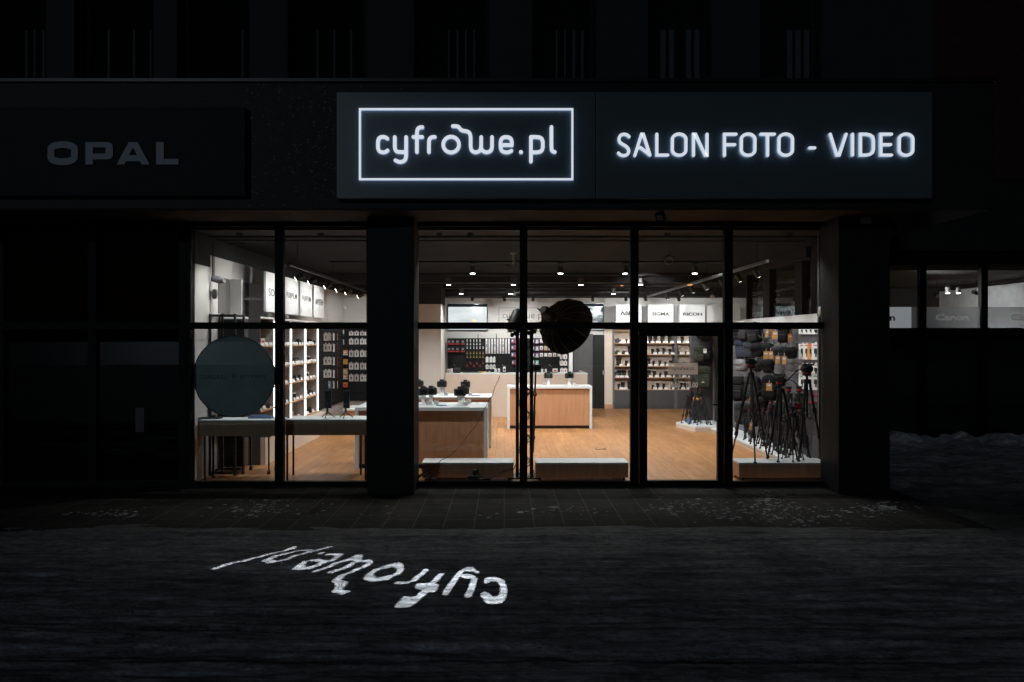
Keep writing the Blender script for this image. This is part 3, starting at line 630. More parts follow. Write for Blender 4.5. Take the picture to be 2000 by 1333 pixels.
m = MB(); m.box(SWX + .021, SWX + .054, 11.84, 17.75, 0, 2.3); m.build('core', 'dark_grey', SWL)
m = MB(); m.box(SWX - .03, SWX + .05, 11.84, 14.49, 2.301, 2.45); m.box(SWX - .03, SWX + .05, 14.51, 17.75, 2.301, 2.45); m.build('ledge', 'panel_white', SWL)
m = MB(); m.box(4.975, 5.06, 17.76, 17.8, 0, 2.45); m.box(4.93, 4.97, 17.7, 17.76, .1, 2.4, 1); m.build('end_strip', ['panel_white', 'kraft_dark'], SWL)
PR = thing('slat_pier', 'dark slatted end pier facing the shop window behind the far tripods', 'display wall', (4.7, 17.9, 0))
m = MB(); slats(m, 'y', 17.6, 4.43, 4.92, .12, 2.3, step=.19); m.build('slat_panel', ['dark_grey', 'black'], PR)
m = MB(); m.box(4.43, 4.92, 17.622, 17.75, 0, 2.3); m.build('core', 'dark_grey', PR)
# interior column beside the right window with keypad, cables, bells
m = MB(); m.box(4.70, 4.744, 10.62, 10.66, 0, 3.59); m.box(4.66, 5.07, 11.0, 11.05, 0, 3.59); struct(m, 'inner_column', 'dark_grey')
K = thing('keypad', 'small white alarm keypad on the dark column at the right window', 'keypad', (wx(1612, 10.98), 10.98, wz(735, 10.98)))
q = MB(); kx = wx(1612, 10.98); kz = wz(735, 10.98)
q.box(kx - .035, kx + .035, 10.955, 10.998, kz - .02, kz + .10, b=.006); q.build('housing', 'tag_white', K)
q = MB(); q.box(kx - .02, kx + .02, 10.952, 10.954, kz + .055, kz + .085); q.build('display', 'card_grey', K)
q = MB(); q.tube([(kx, 10.985, kz + .1), (kx, 10.985, 3.5)], .008); q.tube([(kx - .025, 10.985, kz + .1), (kx - .025, 10.985, 3.5)], .006); q.build('cable', 'black', K)
for i, px in enumerate((1603, 1610)):
    q = MB(); c = (wx(px, 10.9), 10.9, wz(610, 10.9) - .03 * i); q.blob(c, (.035, .05, .085), .8); q.box(c[0] - .012, c[0] + .012, 10.93, 10.995, c[2] - .05, c[2] + .05, 1)
    t = thing('alarm_siren', ['beige oval alarm siren, left one of the pair by the right window', 'beige oval alarm siren, right one of the pair by the right window'][i], 'siren', c, group='alarm sirens on the right column')
    q.build('housing', ['beige_plastic', 'black'], t)

# ================================================================== FURNITURE
def bench(x0, x1, label):
    y0, y1 = 10.7, 11.1; T = thing('display_bench', label, 'bench', ((x0 + x1) / 2, 10.9, 0), group='low benches along the shop window')
    m = MB(); m.box(x0, x1, y0, y1, .236, .262, b=.003); m.build('top', 'white_top', T)
    m = MB(); m.box(x0 + .004, x1 - .004, y0 + .004, y1 - .004, .045, .235); m.build('body', 'wood', T)
    for a in (x0 + .05, x1 - .08):
        for b in (y0 + .03, y1 - .06): q = MB(); q.box(a, a + .03, b, b + .03, 0, .044); q.build('leg', 'black_metal', T)
bench(wx(823.5, 10.7), wx(1003.5, 10.7), 'low wooden bench with white top behind the window left of the truss stand')
bench(wx(1046.3, 10.7), wx(1228, 10.7), 'low wooden bench with white top between truss stand and entrance door')
bench(wx(1443, 10.7), wx(1622.8, 10.7), 'low wooden bench with white top carrying tall tripods right of the door')
def win_table(x0, x1, y0, y1, label, legx):
    T = thing('display_table', label, 'table', ((x0 + x1) / 2, (y0 + y1) / 2, 0), group='tables with thin black legs at the left window')
    m = MB(); m.box(x0, x1, y0, y1, .862, .885, b=.003); m.build('top', 'white_top', T)
    m = MB(); m.box(x0 + .003, x1 - .003, y0 + .003, y1 - .003, .655, .861); m.build('apron', 'wood', T)
    for (a, b) in legx: q = MB(); q.box(a, a + .025, b, b + .025, 0, .654); q.build('leg', 'black_metal', T)
win_table(-4.37, -3.21, 10.62, 11.0, 'thin legged display table carrying the round sign, at the left window', [(-4.31, 10.64), (-4.31, 10.95), (-3.26, 10.64), (-3.26, 10.95)])
win_table(wx(557, 10.7), wx(716.5, 10.7), 10.7, 11.2, 'thin legged display table with two small tripod lights, left of the big column', [(wx(559, 10.72), 10.72), (wx(571, 11.15), 11.15), (wx(703, 11.15), 11.15), (wx(712, 10.72), 10.72)])
def island(x0, x1, y0, y1, zt, label):
    T = thing('island_counter', label, 'counter', ((x0 + x1) / 2, y0, 0), group='wood fronted island counters with white tops')
    m = MB(); m.box(x0, x1, y0, y1, zt - .055, zt, b=.003); m.build('top', 'white_top', T)
    for a, b in ((x0, x0 + .055), (x1 - .055, x1)): m = MB(); m.box(a, b, y0 + .002, y1 - .002, 0, zt - .056); m.build('side_panel', 'white_top', T)
    m = MB(); m.box(x0 + .056, x1 - .056, y0 + .05, y1 - .05, .07, zt - .057); m.build('front', 'wood', T)
    m = MB(); m.box(x0 + .057, x1 - .057, y0 + .08, y1 - .08, 0, .069); m.build('plinth', 'black', T)
island(wx(991, 16.9), wx(1156.5, 16.9), 16.9, 17.5, .97, 'wood fronted island counter standing alone in the middle of the floor')
island(-2.35, wx(952, 11.66), 11.66, 12.6, .97, 'wood fronted island counter nearest the window, behind the low bench')
island(-2.5, wx(960, 13.9), 13.9, 14.8, .955, 'wood fronted island counter second from window, mostly hidden by nearer one')
# checkout counter
T = thing('checkout_counter', 'long cream checkout counter with white top in front of accessory wall', 'counter', (.3, 19.5, 0))
x0, x1 = wx(870, 19.5), wx(1148, 19.5)
m = MB(); m.box(x0, x1, 19.5, 20.15, 1.115, 1.145, b=.003); m.build('top', 'white_top', T)
m = MB(); prev = x0 + .003
for px in (963, 1056, 1147.6): q = wx(px, 19.5); m.box(prev, q - .004, 19.503, 20.14, 0, 1.114); prev = q
m.build('body', 'cream', T)
m = MB(); m.box(x1 - .06, x1, 20.151, 21.3, 0, 1.145); m.build('side_return', 'cream', T)
# low plinth far left
T = thing('low_plinth', 'low white topped plinth on the floor in front of the card packs', 'plinth', (-2.9, 16.8, 0))
m = MB(); m.box(-3.55, -2.4, 16.3, 17.3, .47, .5); m.build('top', 'white_top', T); m = MB(); m.box(-3.5, -2.45, 16.35, 17.25, 0, .469); m.build('body', 'wood', T)
# platforms right
T = thing('tripod_platform', 'long low white platform along the right slat wall under the tripods', 'platform', (4.8, 14, 0), group='low white platforms')
m = MB(); m.box(4.5, 5.015, 11.95, 16.2, .075, .115, b=.003); m.build('top', 'white_top', T); m = MB(); m.box(4.52, 5.01, 11.97, 16.18, 0, .074); m.build('base', 'cream', T)
T = thing('tripod_platform', 'short low white platform at the far end pier, seen through the door', 'platform', (4.6, 17, 0), group='low white platforms')
m = MB(); 
ring = [(4.2, 16.35), (4.92, 16.35), (4.92, 17.55), (4.28, 17.55), (3.98, 17.2)]
for z0, z1, mi in ((.085, .12, 0), (0, .084, 1)):
    n = len(ring); m = MB(); m.add([(a, b, z0) for a, b in ring] + [(a, b, z1) for a, b in ring], [tuple(range(n))[::-1], tuple(range(n, 2 * n))] + [(i, (i + 1) % n, n + (i + 1) % n, n + i) for i in range(n)])
    m.build(['top', 'base'][mi], ['white_top', 'cream'][mi], T)
# ------------------------------------------------------------------ left side: LED cabinets
CXF = -3.98
CBN = 4; cz0, cstep = 12.06, 1.01
shelfz = [2.30, 1.93, 1.56, 1.22, .86, .5]
for i in range(CBN):
    a = cz0 + i * cstep; b = a + cstep - .004
    T = thing('lit_cabinet', f'tall grey display cabinet with LED edged posts on left wall, {ORD[i]} from the window', 'cabinet', (-4.2, (a + b) / 2, 0), group='LED lit cabinets along the left wall')
    m = MB(); m.box(LX + .003, LX + .02, a, b, .5, 2.38); m.build('back_panel', 'cabinet_grey', T)
    m = MB(); m.box(LX + .02, CXF + .1, a, b, 0, .47); m.build('base', 'cream', T)
    m = MB(); m.box(LX + .021, CXF - .07, b - .05, b, .472, 2.38); m.build('post', 'cabinet_grey', T)
    m = MB(); m.box(LX + .02, CXF + .02, a, b, 2.381, 2.41); m.build('top', 'panel_white', T)
    if i == 0: m = MB(); m.box(LX + .02, CXF + .02, a - .03, a - .002, .0, 2.41); m.build('end_panel', 'dark_grey', T)
    m = MB(); m.box(CXF - .068, CXF - .045, b - .042, b - .014, .5, 2.36); m.build('led_strip', 'led', T)
    for z in shelfz:
        m = MB(); m.box(LX + .021, CXF - .02, a + .004, b - .052, z - .022, z); m.build('shelf', 'wood_light', T)
# white wall boxes between shelves above: header panels
hp = [('SON', 12.34, 13.30), ('FUJIFILM', 13.38, 14.28), ('FUJIFILM', 14.42, 15.3), ('OM SYSTEM', 15.43, 16.3)]
for i, (tx, a, b) in enumerate(hp):
    lab = ['lit white header panel lettered SONY, nearest the window on left wall', 'lit white header panel lettered FUJIFILM just right of the mullion', 'lit white header panel lettered FUJIFILM, third along the left wall', 'lit white header panel lettered OM SYSTEM at the end of the left row'][i]
    T = thing('brand_board', lab, 'sign panel', (-3.97, (a + b) / 2, 2.5), group='white header panels on the left wall')
    m = MB(); m.box(-4.0, -3.96, a, b, 2.50, 3.17, b=.003); m.build('panel', 'panel_white', T)
    m = MB(); m.box(LX + .001, -4.001, a + .2, a + .24, 2.7, 2.74); m.box(LX + .001, -4.001, b - .24, b - .2, 2.7, 2.74); m.build('bracket', 'silver', T)
    m = MB(); text(m, 'SONY' if i == 0 else tx, (-3.957, a + .12, 2.77), (0, 1, 0), (0, 0, 1), (b - a) - .24, .13, bold=.01); m.build('lettering', 'text_dark', T)
# recessed grey wall panels + white fins near the window
for i, (a, b) in enumerate(((11.46, 11.9), (12.28, 12.8))):
    m = MB(); m.box(LX + .001, LX + .012, a, b, 2.44, 3.0)
    tag(m.build('wall_panel', 'wall_grey'), ['grey recessed panel high on left wall, nearer the window', 'grey recessed panel high on left wall, farther from the window'][i], 'panel', 'grey panels high on the left wall')
m = MB(); m.box(LX + .013, -4.22, 11.92, 11.96, 2.42, 3.0)
tag(m.build('wall_fin', 'wall_white'), 'white upright wall fin between the two grey panels on left wall', 'panel')
m = MB(); m.box(LX + .013, -4.10, 12.82, 12.86, 2.42, 3.0); tag(m.build('wall_fin', 'wall_white'), 'white upright wall fin just before the first lit header board on left wall', 'panel')
# ------------------------------------------------------------------ back wall: header panels, shelves, screens, logo
bp = [(1203, 1253, 'Nikon', 1), (1266, 1315.5, 'SIGMA', 0), (1327.6, 1377.6, 'RICOH', 0)]
Y2 = 21.6
for i, (a, b, tx, sh) in enumerate(bp):
    T = thing('brand_board', f'lit white header panel lettered {tx} above the rear shelves', 'sign panel', (wx((a + b) / 2, Y2), Y2, 2.35), group='white header panels above the rear shelves')
    m = MB(); m.box(wx(a, Y2), wx(b, Y2), Y2, Y2 + .3, 2.36, 3.05, b=.003); m.build('panel', 'panel_white', T)
    u0, u1 = [(1211, 1248), (1273.5, 1307.5), (1334, 1371)][i]
    m = MB(); text(m, tx, (wx(u0, Y2), Y2 - .003, wz(617, Y2)), (1, 0, 0), (0, 0, 1), wx(u1, Y2) - wx(u0, Y2), [.13, .10, .09][i], bold=[.04, .03, .035][i], shear=.35 if sh else 0); m.build('lettering', 'text_dark', T)
T = thing('header_box', 'blank white box at the right end of the rear header panels', 'panel', (6.1, 20.9, 2.3))
m = MB(); m.box(5.87, 6.46, 20.35, 21.55, 2.30, 3.02, b=.003); m.build('panel', 'panel_white', T)
m = MB(); m.box(5.87, 6.46, 20.4, 21.5, 0, 2.29); m.build('body', 'dark_grey', T)
SHX = [(wx(1198, 21.7), wx(1259, 21.7)), (wx(1259.5, 21.7), wx(1320, 21.7)), (wx(1320.5, 21.7), 5.82)]
shz = [2.30, 1.93, 1.60, 1.26, .926, .574]
for i, (a, b) in enumerate(SHX):
    T = thing('rear_shelving', ['rear shelf unit of cameras between the dark doorway and the door frame', 'rear shelf unit of lenses seen through the left part of the door', 'rear shelf unit of lenses partly hidden behind hanging backpacks'][i], 'shelving', ((a + b) / 2, 21.7, 0), group='rear wall shelf units')
    m = MB(); m.box(a, b, 22.05, 22.095, .57, 2.35); m.build('back_panel', 'cream', T)
    m = MB(); m.box(a, a + .035, 21.7, 22.049, 0, 2.35); m.build('side_panel', 'mid_grey', T)
    m = MB(); m.box(b - .035, b, 21.7, 22.049, 0, 2.35); m.build('side_panel', 'mid_grey', T)
    for z in shz: m = MB(); m.box(a + .036, b - .036, 21.7, 22.048, z - .022, z); m.build('shelf', 'wood_light', T)
    m = MB(); h = (b - a - .072) / 2
    m.box(a + .037, a + .034 + h, 21.705, 22.04, .08, .55); m.box(a + .039 + h, b - .037, 21.705, 22.04, .08, .55); m.build('cabinet_door', 'dark_grey', T)
    m = MB(); m.box(a + .037, b - .037, 21.74, 22.03, 0, .079); m.build('plinth', 'dark_grey', T)
    m = MB(); m.box(a + .04, b - .04, 22.02, 22.045, 1.95, 1.965); m.build('led_strip', 'led', T)
# grey recesses beside header panels
for a, b, n in ((1180.5, 1202.5, 'left of the Nikon panel'), (1253.5, 1265.5, 'between Nikon and SIGMA panels')):
    m = MB(); m.box(wx(a, Y2), wx(b, Y2), Y2 + .05, Y2 + .3, 2.36, 3.0)
    m = m.build('wall_panel', 'wall_grey'); tag(m, f'grey wall box {n} on the rear wall', 'panel')
# dark doorway & cream door post
DW = thing('rear_door', 'dark grey rear door in a dark wall recess beside the shelves', 'door', (2.7, 22, 0))
m = MB(); m.box(wx(1120, 22), wx(1158, 22), 21.95, 22.09, 0, 2.2); m.build('wall_panel', 'dark_grey', DW)
m = MB(); m.box(wx(1158.5, 21.9), wx(1180, 21.9), 21.86, 22.09, 0, 2.17); m.build('leaf', 'screen_black', DW)
m = MB(); m.box(wx(1177, 21.85), wx(1179, 21.85), 21.81, 21.859, 1.0, 1.12); m.build('handle', 'silver', DW)
m = MB(); m.box(wx(1180.5, 21.9), wx(1197, 21.9), 21.88, 22.09, .12, 2.36); m.box(wx(1180.5, 21.9), wx(1197, 21.9), 21.87, 22.09, 0, .119, 1); struct(m, 'back_wall', ['cream', 'wood'])
for px, pw, py0, py1, pic, lab in ((874, 78, 594, 646, 'picture_snow', 'wide wall screen showing a pale snowy landscape at rear left'), (1101, 79, 593, 646, 'picture_abstract', 'wide wall screen with teal and white image behind the softbox')):
    T = thing('wall_screen', lab, 'screen', (wx(px + pw / 2, 22), 22.05, wz(py1, 22)), group='screens on the rear wall')
    m = MB(); x0, x1, z0, z1 = wx(px, 22), wx(px + pw, 22), wz(py1, 22), wz(py0, 22); m.box(x0, x1, 22.02, 22.098, z0, z1); m.build('frame', 'black_gloss', T)
    m = MB(); m.add([(x0 + .02, 22.018, z0 + .02), (x1 - .02, 22.018, z0 + .02), (x1 - .02, 22.018, z1 - .09), (x0 + .02, 22.018, z1 - .09)], [(0, 1, 2, 3)]); m.build('picture', pic, T)
    if pic == 'picture_snow':
        m = MB(); c = wx(926, 22); m.add([(c - .06, 22.016, wz(627.5, 22)), (c + .06, 22.016, wz(627.5, 22)), (c + .02, 22.016, wz(624.5, 22)), (c - .03, 22.016, wz(625, 22))], [(0, 1, 2, 3)]); m.build('picture_detail', 'orange_glow', T)
    m = MB(); m.box(x0 + .02, x1 - .02, 22.016, 22.0185, z1 - .085, z1 - .015); m.build('top_band', 'fabric_blue', T)
T = thing('wall_logo', 'framed dark cyfrowe.pl lettering on the white rear wall', 'sign', (.05, 22.09, 2.5)); k = .000923
ls = lambda u, v, d: (wx(974, 22.08) + (u - 163) * k, 22.098 - d, wz(634, 22.08) + (707 - v) * k)
m = MB(); strokes(m, LOGO, 17, ls, .006); m.build('lettering', ['text_dark', 'text_dark'], T)
a, b = ls(163, 707, 0), ls(1766, 169, 0); m = MB()
for bx in ((a[0], b[0], a[2], a[2] + .01), (a[0], b[0], b[2] - .01, b[2]), (a[0], a[0] + .01, a[2] + .01, b[2] - .01), (b[0] - .01, b[0], a[2] + .01, b[2] - .01)): m.box(bx[0], bx[1], 22.09, 22.099, bx[2], bx[3])
m.build('frame', 'text_dark', T)
# accessory walls (black slatted)
T = thing('accessory_wall', 'long black accessory wall behind the checkout counter, below the logo', 'display wall', (.1, 22, .8))
m = MB(); slats(m, 'y', 21.98, wx(874, 22), wx(1110, 22), .8, 2.07, step=.1, th=.03); m.build('slat_panel', ['paint_black', 'black'], T)
m = MB(); m.box(wx(874, 22), wx(1110, 22), 22.01, 22.09, .8, 2.07); m.build('core', 'paint_black', T)
m = MB(); m.box(wx(1111, 22), wx(1118, 22), 21.97, 22.09, .8, 2.07); m.build('end_strip', 'panel_white', T)
for px in (933, 969): m = MB(); m.box(wx(px, 21.9), wx(px + 1.3, 21.9), 21.88, 21.9, 1.4, 2.2); m.build('upright', 'black_metal', T)
T = thing('accessory_wall', 'black accessory wall with rows of white card packs at far left', 'display wall', (-3.6, 20.4, .6))
m = MB(); slats(m, 'y', 20.36, LX + .02, -2.63, .35, 2.35, step=.12, th=.03); m.build('slat_panel', ['paint_black', 'black'], T)
T = thing('accessory_wall', 'dark accessory wall of mixed packs beyond the last lit cabinet', 'display wall', (-4.4, 19, .6))
m = MB(); slats(m, 'x', LX + .03, 17.2, 20.33, .35, 2.35, step=.12, th=-.028); m.build('slat_panel', ['paint_black', 'black'], T)
# ================================================================== PRODUCTS
_proto = {}
def pack_mesh(style):
    if style in _proto: return _proto[style]
    kind, mats, wd, ht = style; dp = .03; m = MB()
    if kind == 'card':      # hang card with product on it
        m.box(-wd / 2, wd / 2, 0, .006, -ht, -.018, 0); m.box(-.014, .014, .001, .005, -.018, .008, 0)
        m.box(-wd * .17, wd * .13, -.014, -.0005, -ht * .66, -ht * .36, 1, b=.003); m.box(-wd * .05, wd * .08, -.01, -.0005, -ht * .84, -ht * .64, 1)
        m.box(-wd * .3, wd * .3, -.0012, -.0003, -ht * .2, -ht * .15, 1 if len(mats) < 3 else 2)
    elif kind == 'box':
        m.box(-wd / 2, wd / 2, -.04, .02, -ht, 0, 0, b=.002); m.box(-wd * .5 - .0005, wd * .5 + .0005, -.0415, .0205, -ht - .0005, -ht * .80, 1); m.box(-wd * .3, wd * .3, -.043, -.0405, -ht * .65, -ht * .3, 2 if len(mats) > 2 else 1)
    elif kind == 'round':   # small round filter / cap case
        m.tube([(0, -.02, -ht / 2), (0, .0, -ht / 2)], wd / 2, 12, 0); m.tube([(0, -.026, -ht / 2), (0, -.0205, -ht / 2)], wd * .3, 10, 1); m.box(-.012, .012, -.01, -.004, -.01, .014, 1)
    elif kind == 'strip':   # narrow tall blister
        m.box(-wd / 2, wd / 2, 0, .008, -ht, 0, 0); m.box(-wd * .3, wd * .3, -.015, -.0005, -ht * .9, -ht * .55, 1, b=.002); m.box(-wd * .35, wd * .35, -.008, -.0005, -ht * .4, -ht * .3, 2 if len(mats) > 2 else 1)
    me = m.build('package', list(mats)); _proto[style] = me; me['__p'] = 1
    bpy.data.objects[me.name]; return me
_used = set()
def place_pack(style, loc, label, rz=0, group=None, name='package', scale=1):
    p = pack_mesh(style)
    if style in _used: o = p.copy(); COL.objects.link(o)
    else: o = p; _used.add(style); del o['__p']
    o.location = loc; o.rotation_euler = (0, 0, rz); o.scale = (scale,) * 3
    return tag(o, label, 'package', group)
rnd = random.Random(11)
SW = ['card_white', 'black']
# --- far left black wall: rows of white packs
for r, (py, ht) in enumerate(((647, .12), (661, .17), (684, .19), (708, .20), (731, .20))):
    for c, px in enumerate((686, 696.5, 707.5, 716.5)):
        mats = [('card_white', 'black'), ('card_white', 'screen_black', 'card_grey'), ('card_pale', 'black', 'card_red')][(r + c) % 3]
        place_pack(('card', mats, .12, ht), (wx(px, 20.33), 20.33, wz(py, 20.33)), f'white hang card pack on the far left black wall, {ORD[r]} row down, {ORD[c]} across', group='white card packs at far left')
for r, (py, mt) in enumerate(((645, ('card_white', 'black')), (664, ('card_white', 'gold')), (684, ('card_orange', 'card_white')), (702, ('card_orange', 'card_yellow')), (720, ('kraft', 'card_white')), (731, ('card_orange', 'card_white')), (747, ('card_orange', 'card_red')))):
    place_pack(('box', mt, .13, .14), (wx(674.5 if r > 1 else 667, 20.25), 20.25, wz(py, 20.25)), f'{["white", "white and gold", "orange and white", "orange and yellow", "brown", "pale orange", "orange and red"][r]} box on the far left wall corner, {ORD[r]} from the top', group='boxes in the corner column')
# --- left side wall beyond cabinets (seen at a shallow angle, packs turned to the shop)
cols = [('card', ('card_pale', 'black'), .11, .2), ('card', ('card_white', 'mid_grey'), .11, .2), ('card', ('card_white', 'black'), .11, .22), ('strip', ('card_red', 'card_blue', 'black'), .09, .24), ('strip', ('card_blue', 'card_red', 'card_white'), .09, .25)]
for r, py in enumerate((650, 671, 697, 722, 744)):
    for c, px in enumerate((636.5, 643, 649.5, 656, 661.5)):
        st = cols[c] if r not in (0,) else ('card', [('card_white', 'card_grey'), ('card_pale', 'card_white'), ('card_white', 'card_orange'), ('card_orange', 'card_white'), ('card_orange', 'card_red')][c], .1, .2)
        if r == 4 and c < 1: continue
        if r == 4: st = ('card', [(), ('card_blue', 'card_white'), ('card_pale', 'black'), ('card_white', 'card_red'), ('card_white', 'card_red')][c], .1, .2)
        z = 18.0 + c * .5; loc = (wx(px, z), z, wz(py, z))
        place_pack(st, loc, f'hanging pack on the side wall past the lit cabinets, {ORD[r]} row down, {ORD[c]} from left', rz=R(22), group='mixed packs on the left side wall')
# --- rear accessory wall: columns
YW = 21.93
def rear(px, py, st, lab, group, y=YW): place_pack(st, (wx(px, y), y, wz(py, y)), lab, group=group)
for r, py in enumerate((662.5, 677)):
    for c, px in enumerate((877, 884.5, 893.5, 904)):
        rear(px, py, ('box', ('black', 'card_red', 'card_grey'), .105, .165), f'black pack with red base on the rear wall, {["upper", "lower"][r]} row, {ORD[c]} from left', 'black and red packs')
k = 0
for r, py in enumerate((664, 671, 678, 688.5, 696, 708, 713.5)):
    for c, px in enumerate((912.5, 919, 925.5, 931.3, 937.5, 943.5)):
        if (r == 5 or r == 6) and c % 2 != r % 2: continue
        if r < 2 and c == 5: continue
        mt = ('lens_black', 'card_white') if r < 3 else (('lens_black', 'gold') if r < 5 else ('lens_black', 'card_red'))
        rear(px, py, ('round', mt, .06, .075), f'small round black case on rear wall, {ORD[r]} row down, {ORD[c]} across', 'round cases on the rear wall')
for r, (py, ht) in enumerate(((662, .28), (680, .17))):
    for c in range(9):
        px = 950.3 + c * 5.45
        mt = [('card_white', 'card_grey'), ('card_pale', 'card_white'), ('card_white', 'card_pale')][c % 3]
        if c == 0 and r: mt = ('card_white', 'card_orange', 'card_blue')
        rear(px, py, ('strip', mt, .052, ht), f'narrow white blister strip on the rear wall, {["upper", "lower"][r]} row, {ORD[c]} from left', 'narrow white strips')
for r, py in enumerate((697, 712)):
    for c, px in enumerate((951.5, 959, 965.5)):
        rear(px, py, ('card', ('card_white', 'card_pale' if r == 0 else 'mid_grey'), .085, .17 if r == 0 else .14), f'white box pack left of the middle monitor, {["upper", "lower"][r]} row, {ORD[c]} from left', 'white packs by the monitor')
for r, py in enumerate((662, 675, 689, 704)):
    for c, (px, mt) in enumerate(((1001, ('card_blue', 'card_pink', 'card_white')), (1006.8, ('card_pink', 'card_red')))):
        rear(px, py, ('box', mt, .07, .13), f'{["blue and pink", "bright pink"][c]} pack left of the truss stand, {ORD[r]} row down', 'blue and pink packs')
cc = [('card_grey', 'mid_grey'), ('card_grey', 'mid_grey', 'card_white'), ('card_magenta', 'card_white'), ('card_white', 'card_magenta'), ('card_pale', 'card_orange'), ('card_white', 'card_grey'), ('card_pale', 'card_red'), ('card_grey', 'card_white')]
for r, py in enumerate((662.5, 676.5, 690, 704)):
    for c, px in enumerate((1020.5, 1040.8, 1049, 1057.5, 1066, 1074.3, 1083, 1091.5)):
        if r == 3 and c in (3, 4, 5, 6): continue
        mt = cc[c] if (r + c) % 3 else (cc[c][0], cc[c][1], 'card_white')
        if r == 3 and c == 2: mt = ('card_teal', 'card_white')
        rear(px, py, ('box', mt, .092, .125), f'boxed accessory right of the truss stand, {ORD[r]} row down, {ORD[c]} from left', 'boxed accessories')
for r, py in enumerate((692, 704.5, 719)):
    for c, px in enumerate((1097.5, 1104.5)):
        rear(px, py, ('card', ('card_white', 'card_red', 'card_red'), .1, .15), f'white pack with red band at the right edge of rear wall, {ORD[r]} row, {["left", "right"][c]}', 'white and red packs')
# small boxes on the counter top
for i, (px, wd, ht, mt, lab) in enumerate(((876, .07, .10, ('card_white', 'card_red'), 'white box with red edge at left end of checkout counter'), (882, .06, .11, ('card_white', 'card_white'), 'plain white upright box beside the first monitor'), (938, .11, .04, ('card_yellow', 'black'), 'flat yellow box on the checkout counter'), (947, .11, .035, ('card_yellow', 'card_white'), 'flat yellow and white box on the checkout counter'), (956, .06, .05, ('card_blue', 'card_white'), 'small blue box on the checkout counter'), (968, .06, .11, ('card_white', 'card_pale'), 'white box left of the middle monitor foot'), (974.5, .06, .11, ('card_white', 'card_grey'), 'white and grey box under the middle monitor'), (985, .07, .16, ('card_white', 'black'), 'taller white box by the middle monitor'), (1059, .05, .10, ('card_white', 'card_white'), 'white box at left foot of right monitor'), (1066, .05, .10, ('card_white', 'card_pale'), 'white box at right foot of right monitor'), (1084, .13, .11, ('card_white', 'black', 'card_red'), 'wide white and black box on the right counter part'))):
    o = place_pack(('box', mt, wd, ht), (wx(px, 19.8), 19.8, 1.145 + ht + .001), lab, name='box'); o['category'] = 'box'
# monitors on checkout
def monitor(px, lab, wd=.36, z=1.146):
    T = thing('monitor', lab, 'monitor', (wx(px, 19.9), 19.9, z), rz=R(rnd.uniform(-6, 6)), group='monitors on the checkout counter')
    m = MB(); m.box(-.1, .1, -.08, .08, 0, .012); m.build('base', 'black', T, world=False)
    m = MB(); m.box(-.02, .02, -.02, .0, .012, .2); m.build('stand', 'black', T, world=False)
    m = MB(); vs = []; n = 8
    for i in range(n + 1):
        t = i / n * 2 - 1; x = t * wd / 2 * 1.25; y = .05 * (1 - t * t)
        vs += [(x, -y, .12), (x, -y, .43), (x, -y + .025, .12), (x, -y + .025, .43)]
    fs = []
    for i in range(n):
        a = i * 4; fs += [(a, a + 4, a + 5, a + 1), (a + 2, a + 3, a + 7, a + 6), (a + 1, a + 5, a + 7, a + 3), (a, a + 2, a + 6, a + 4)]
    fs += [(0, 1, 3, 2), (n * 4, n * 4 + 2, n * 4 + 3, n * 4 + 1)]
    m.add(vs, fs, 0, False); m.build('casing', 'screen_black', T, world=False)
    m = MB(); m.box(-.05, -.02, -.056, -.053, .2, .21); m.box(.0, .02, -.056, -.053, .17, .178); m.build('label_sticker', 'tag_white', T, world=False)
monitor(890, 'dark monitor seen from behind at the left end of checkout counter', .30)
monitor(984, 'dark monitor seen from behind in the middle of checkout counter', .36)
monitor(1075, 'dark monitor seen from behind at the right part of checkout counter', .40)
T = thing('printer', 'small black receipt printer beside the left monitor', 'printer', (wx(893, 19.7), 19.7, 1.146))
m = MB(); m.box(-.09, .09, -.08, .08, 0, .14, b=.015); m.build('casing', 'black', T, world=False); m = MB(); m.box(-.06, .06, -.081, -.079, .10, .115); m.build('slot', 'mid_grey', T, world=False)
T = thing('keyboard', 'flat grey keyboard tray on the checkout counter top', 'keyboard', (wx(920, 19.75), 19.75, 1.146))
m = MB(); m.box(-.22, .22, -.08, .08, 0, .02, b=.004); m.build('case', 'mid_grey', T, world=False); m = MB(); m.box(-.2, .2, -.07, .06, .0205, .024); m.build('keys', 'black', T, world=False)
# --- cameras on pedestals
def cam_mesh(T, z0=0, s=1.0, lens=True):
    m = MB(); m.box(-.068 * s, .068 * s, -.03 * s, .03 * s, z0, z0 + .085 * s, b=.008 * s); m.box(-.028 * s, .028 * s, -.026 * s, .026 * s, z0 + .084 * s, z0 + .112 * s, b=.007 * s); m.cyl((.048 * s, 0, z0 + .084 * s), .011 * s, .012 * s, 10); m.build('body', 'black', T, world=False)
    m = MB(); m.tube([(0, .03 * s, z0 + .042 * s), (0, .07 * s, z0 + .042 * s), (0, .072 * s, z0 + .042 * s), (0, .105 * s, z0 + .042 * s)], [.034 * s, .034 * s, .031 * s, .031 * s], 16); m.build('lens', 'lens_black', T, world=False)
    m = MB(); m.box(-.045 * s, .04 * s, -.0315 * s, -.0305 * s, z0 + .012 * s, z0 + .07 * s); m.build('display', 'black_gloss', T, world=False)
T0 = thing('pedestal_camera', '', 'camera', (0, 0, 0))
m = MB(); m.tube([(0, 0, 0), (0, 0, .012), (0, 0, .012), (0, 0, .13)], [.05, .05, .032, .026], 14); m.tube([(0, 0, .13), (0, 0, .155)], .045, 14); m.build('pedestal', 'panel_white', T0, world=False)
m = MB(); m.box(.06, .13, -.05, .02, 0, .06); m.build('price_holder', 'tag_white', T0, world=False)
cam_mesh(T0, .156, 1.35)
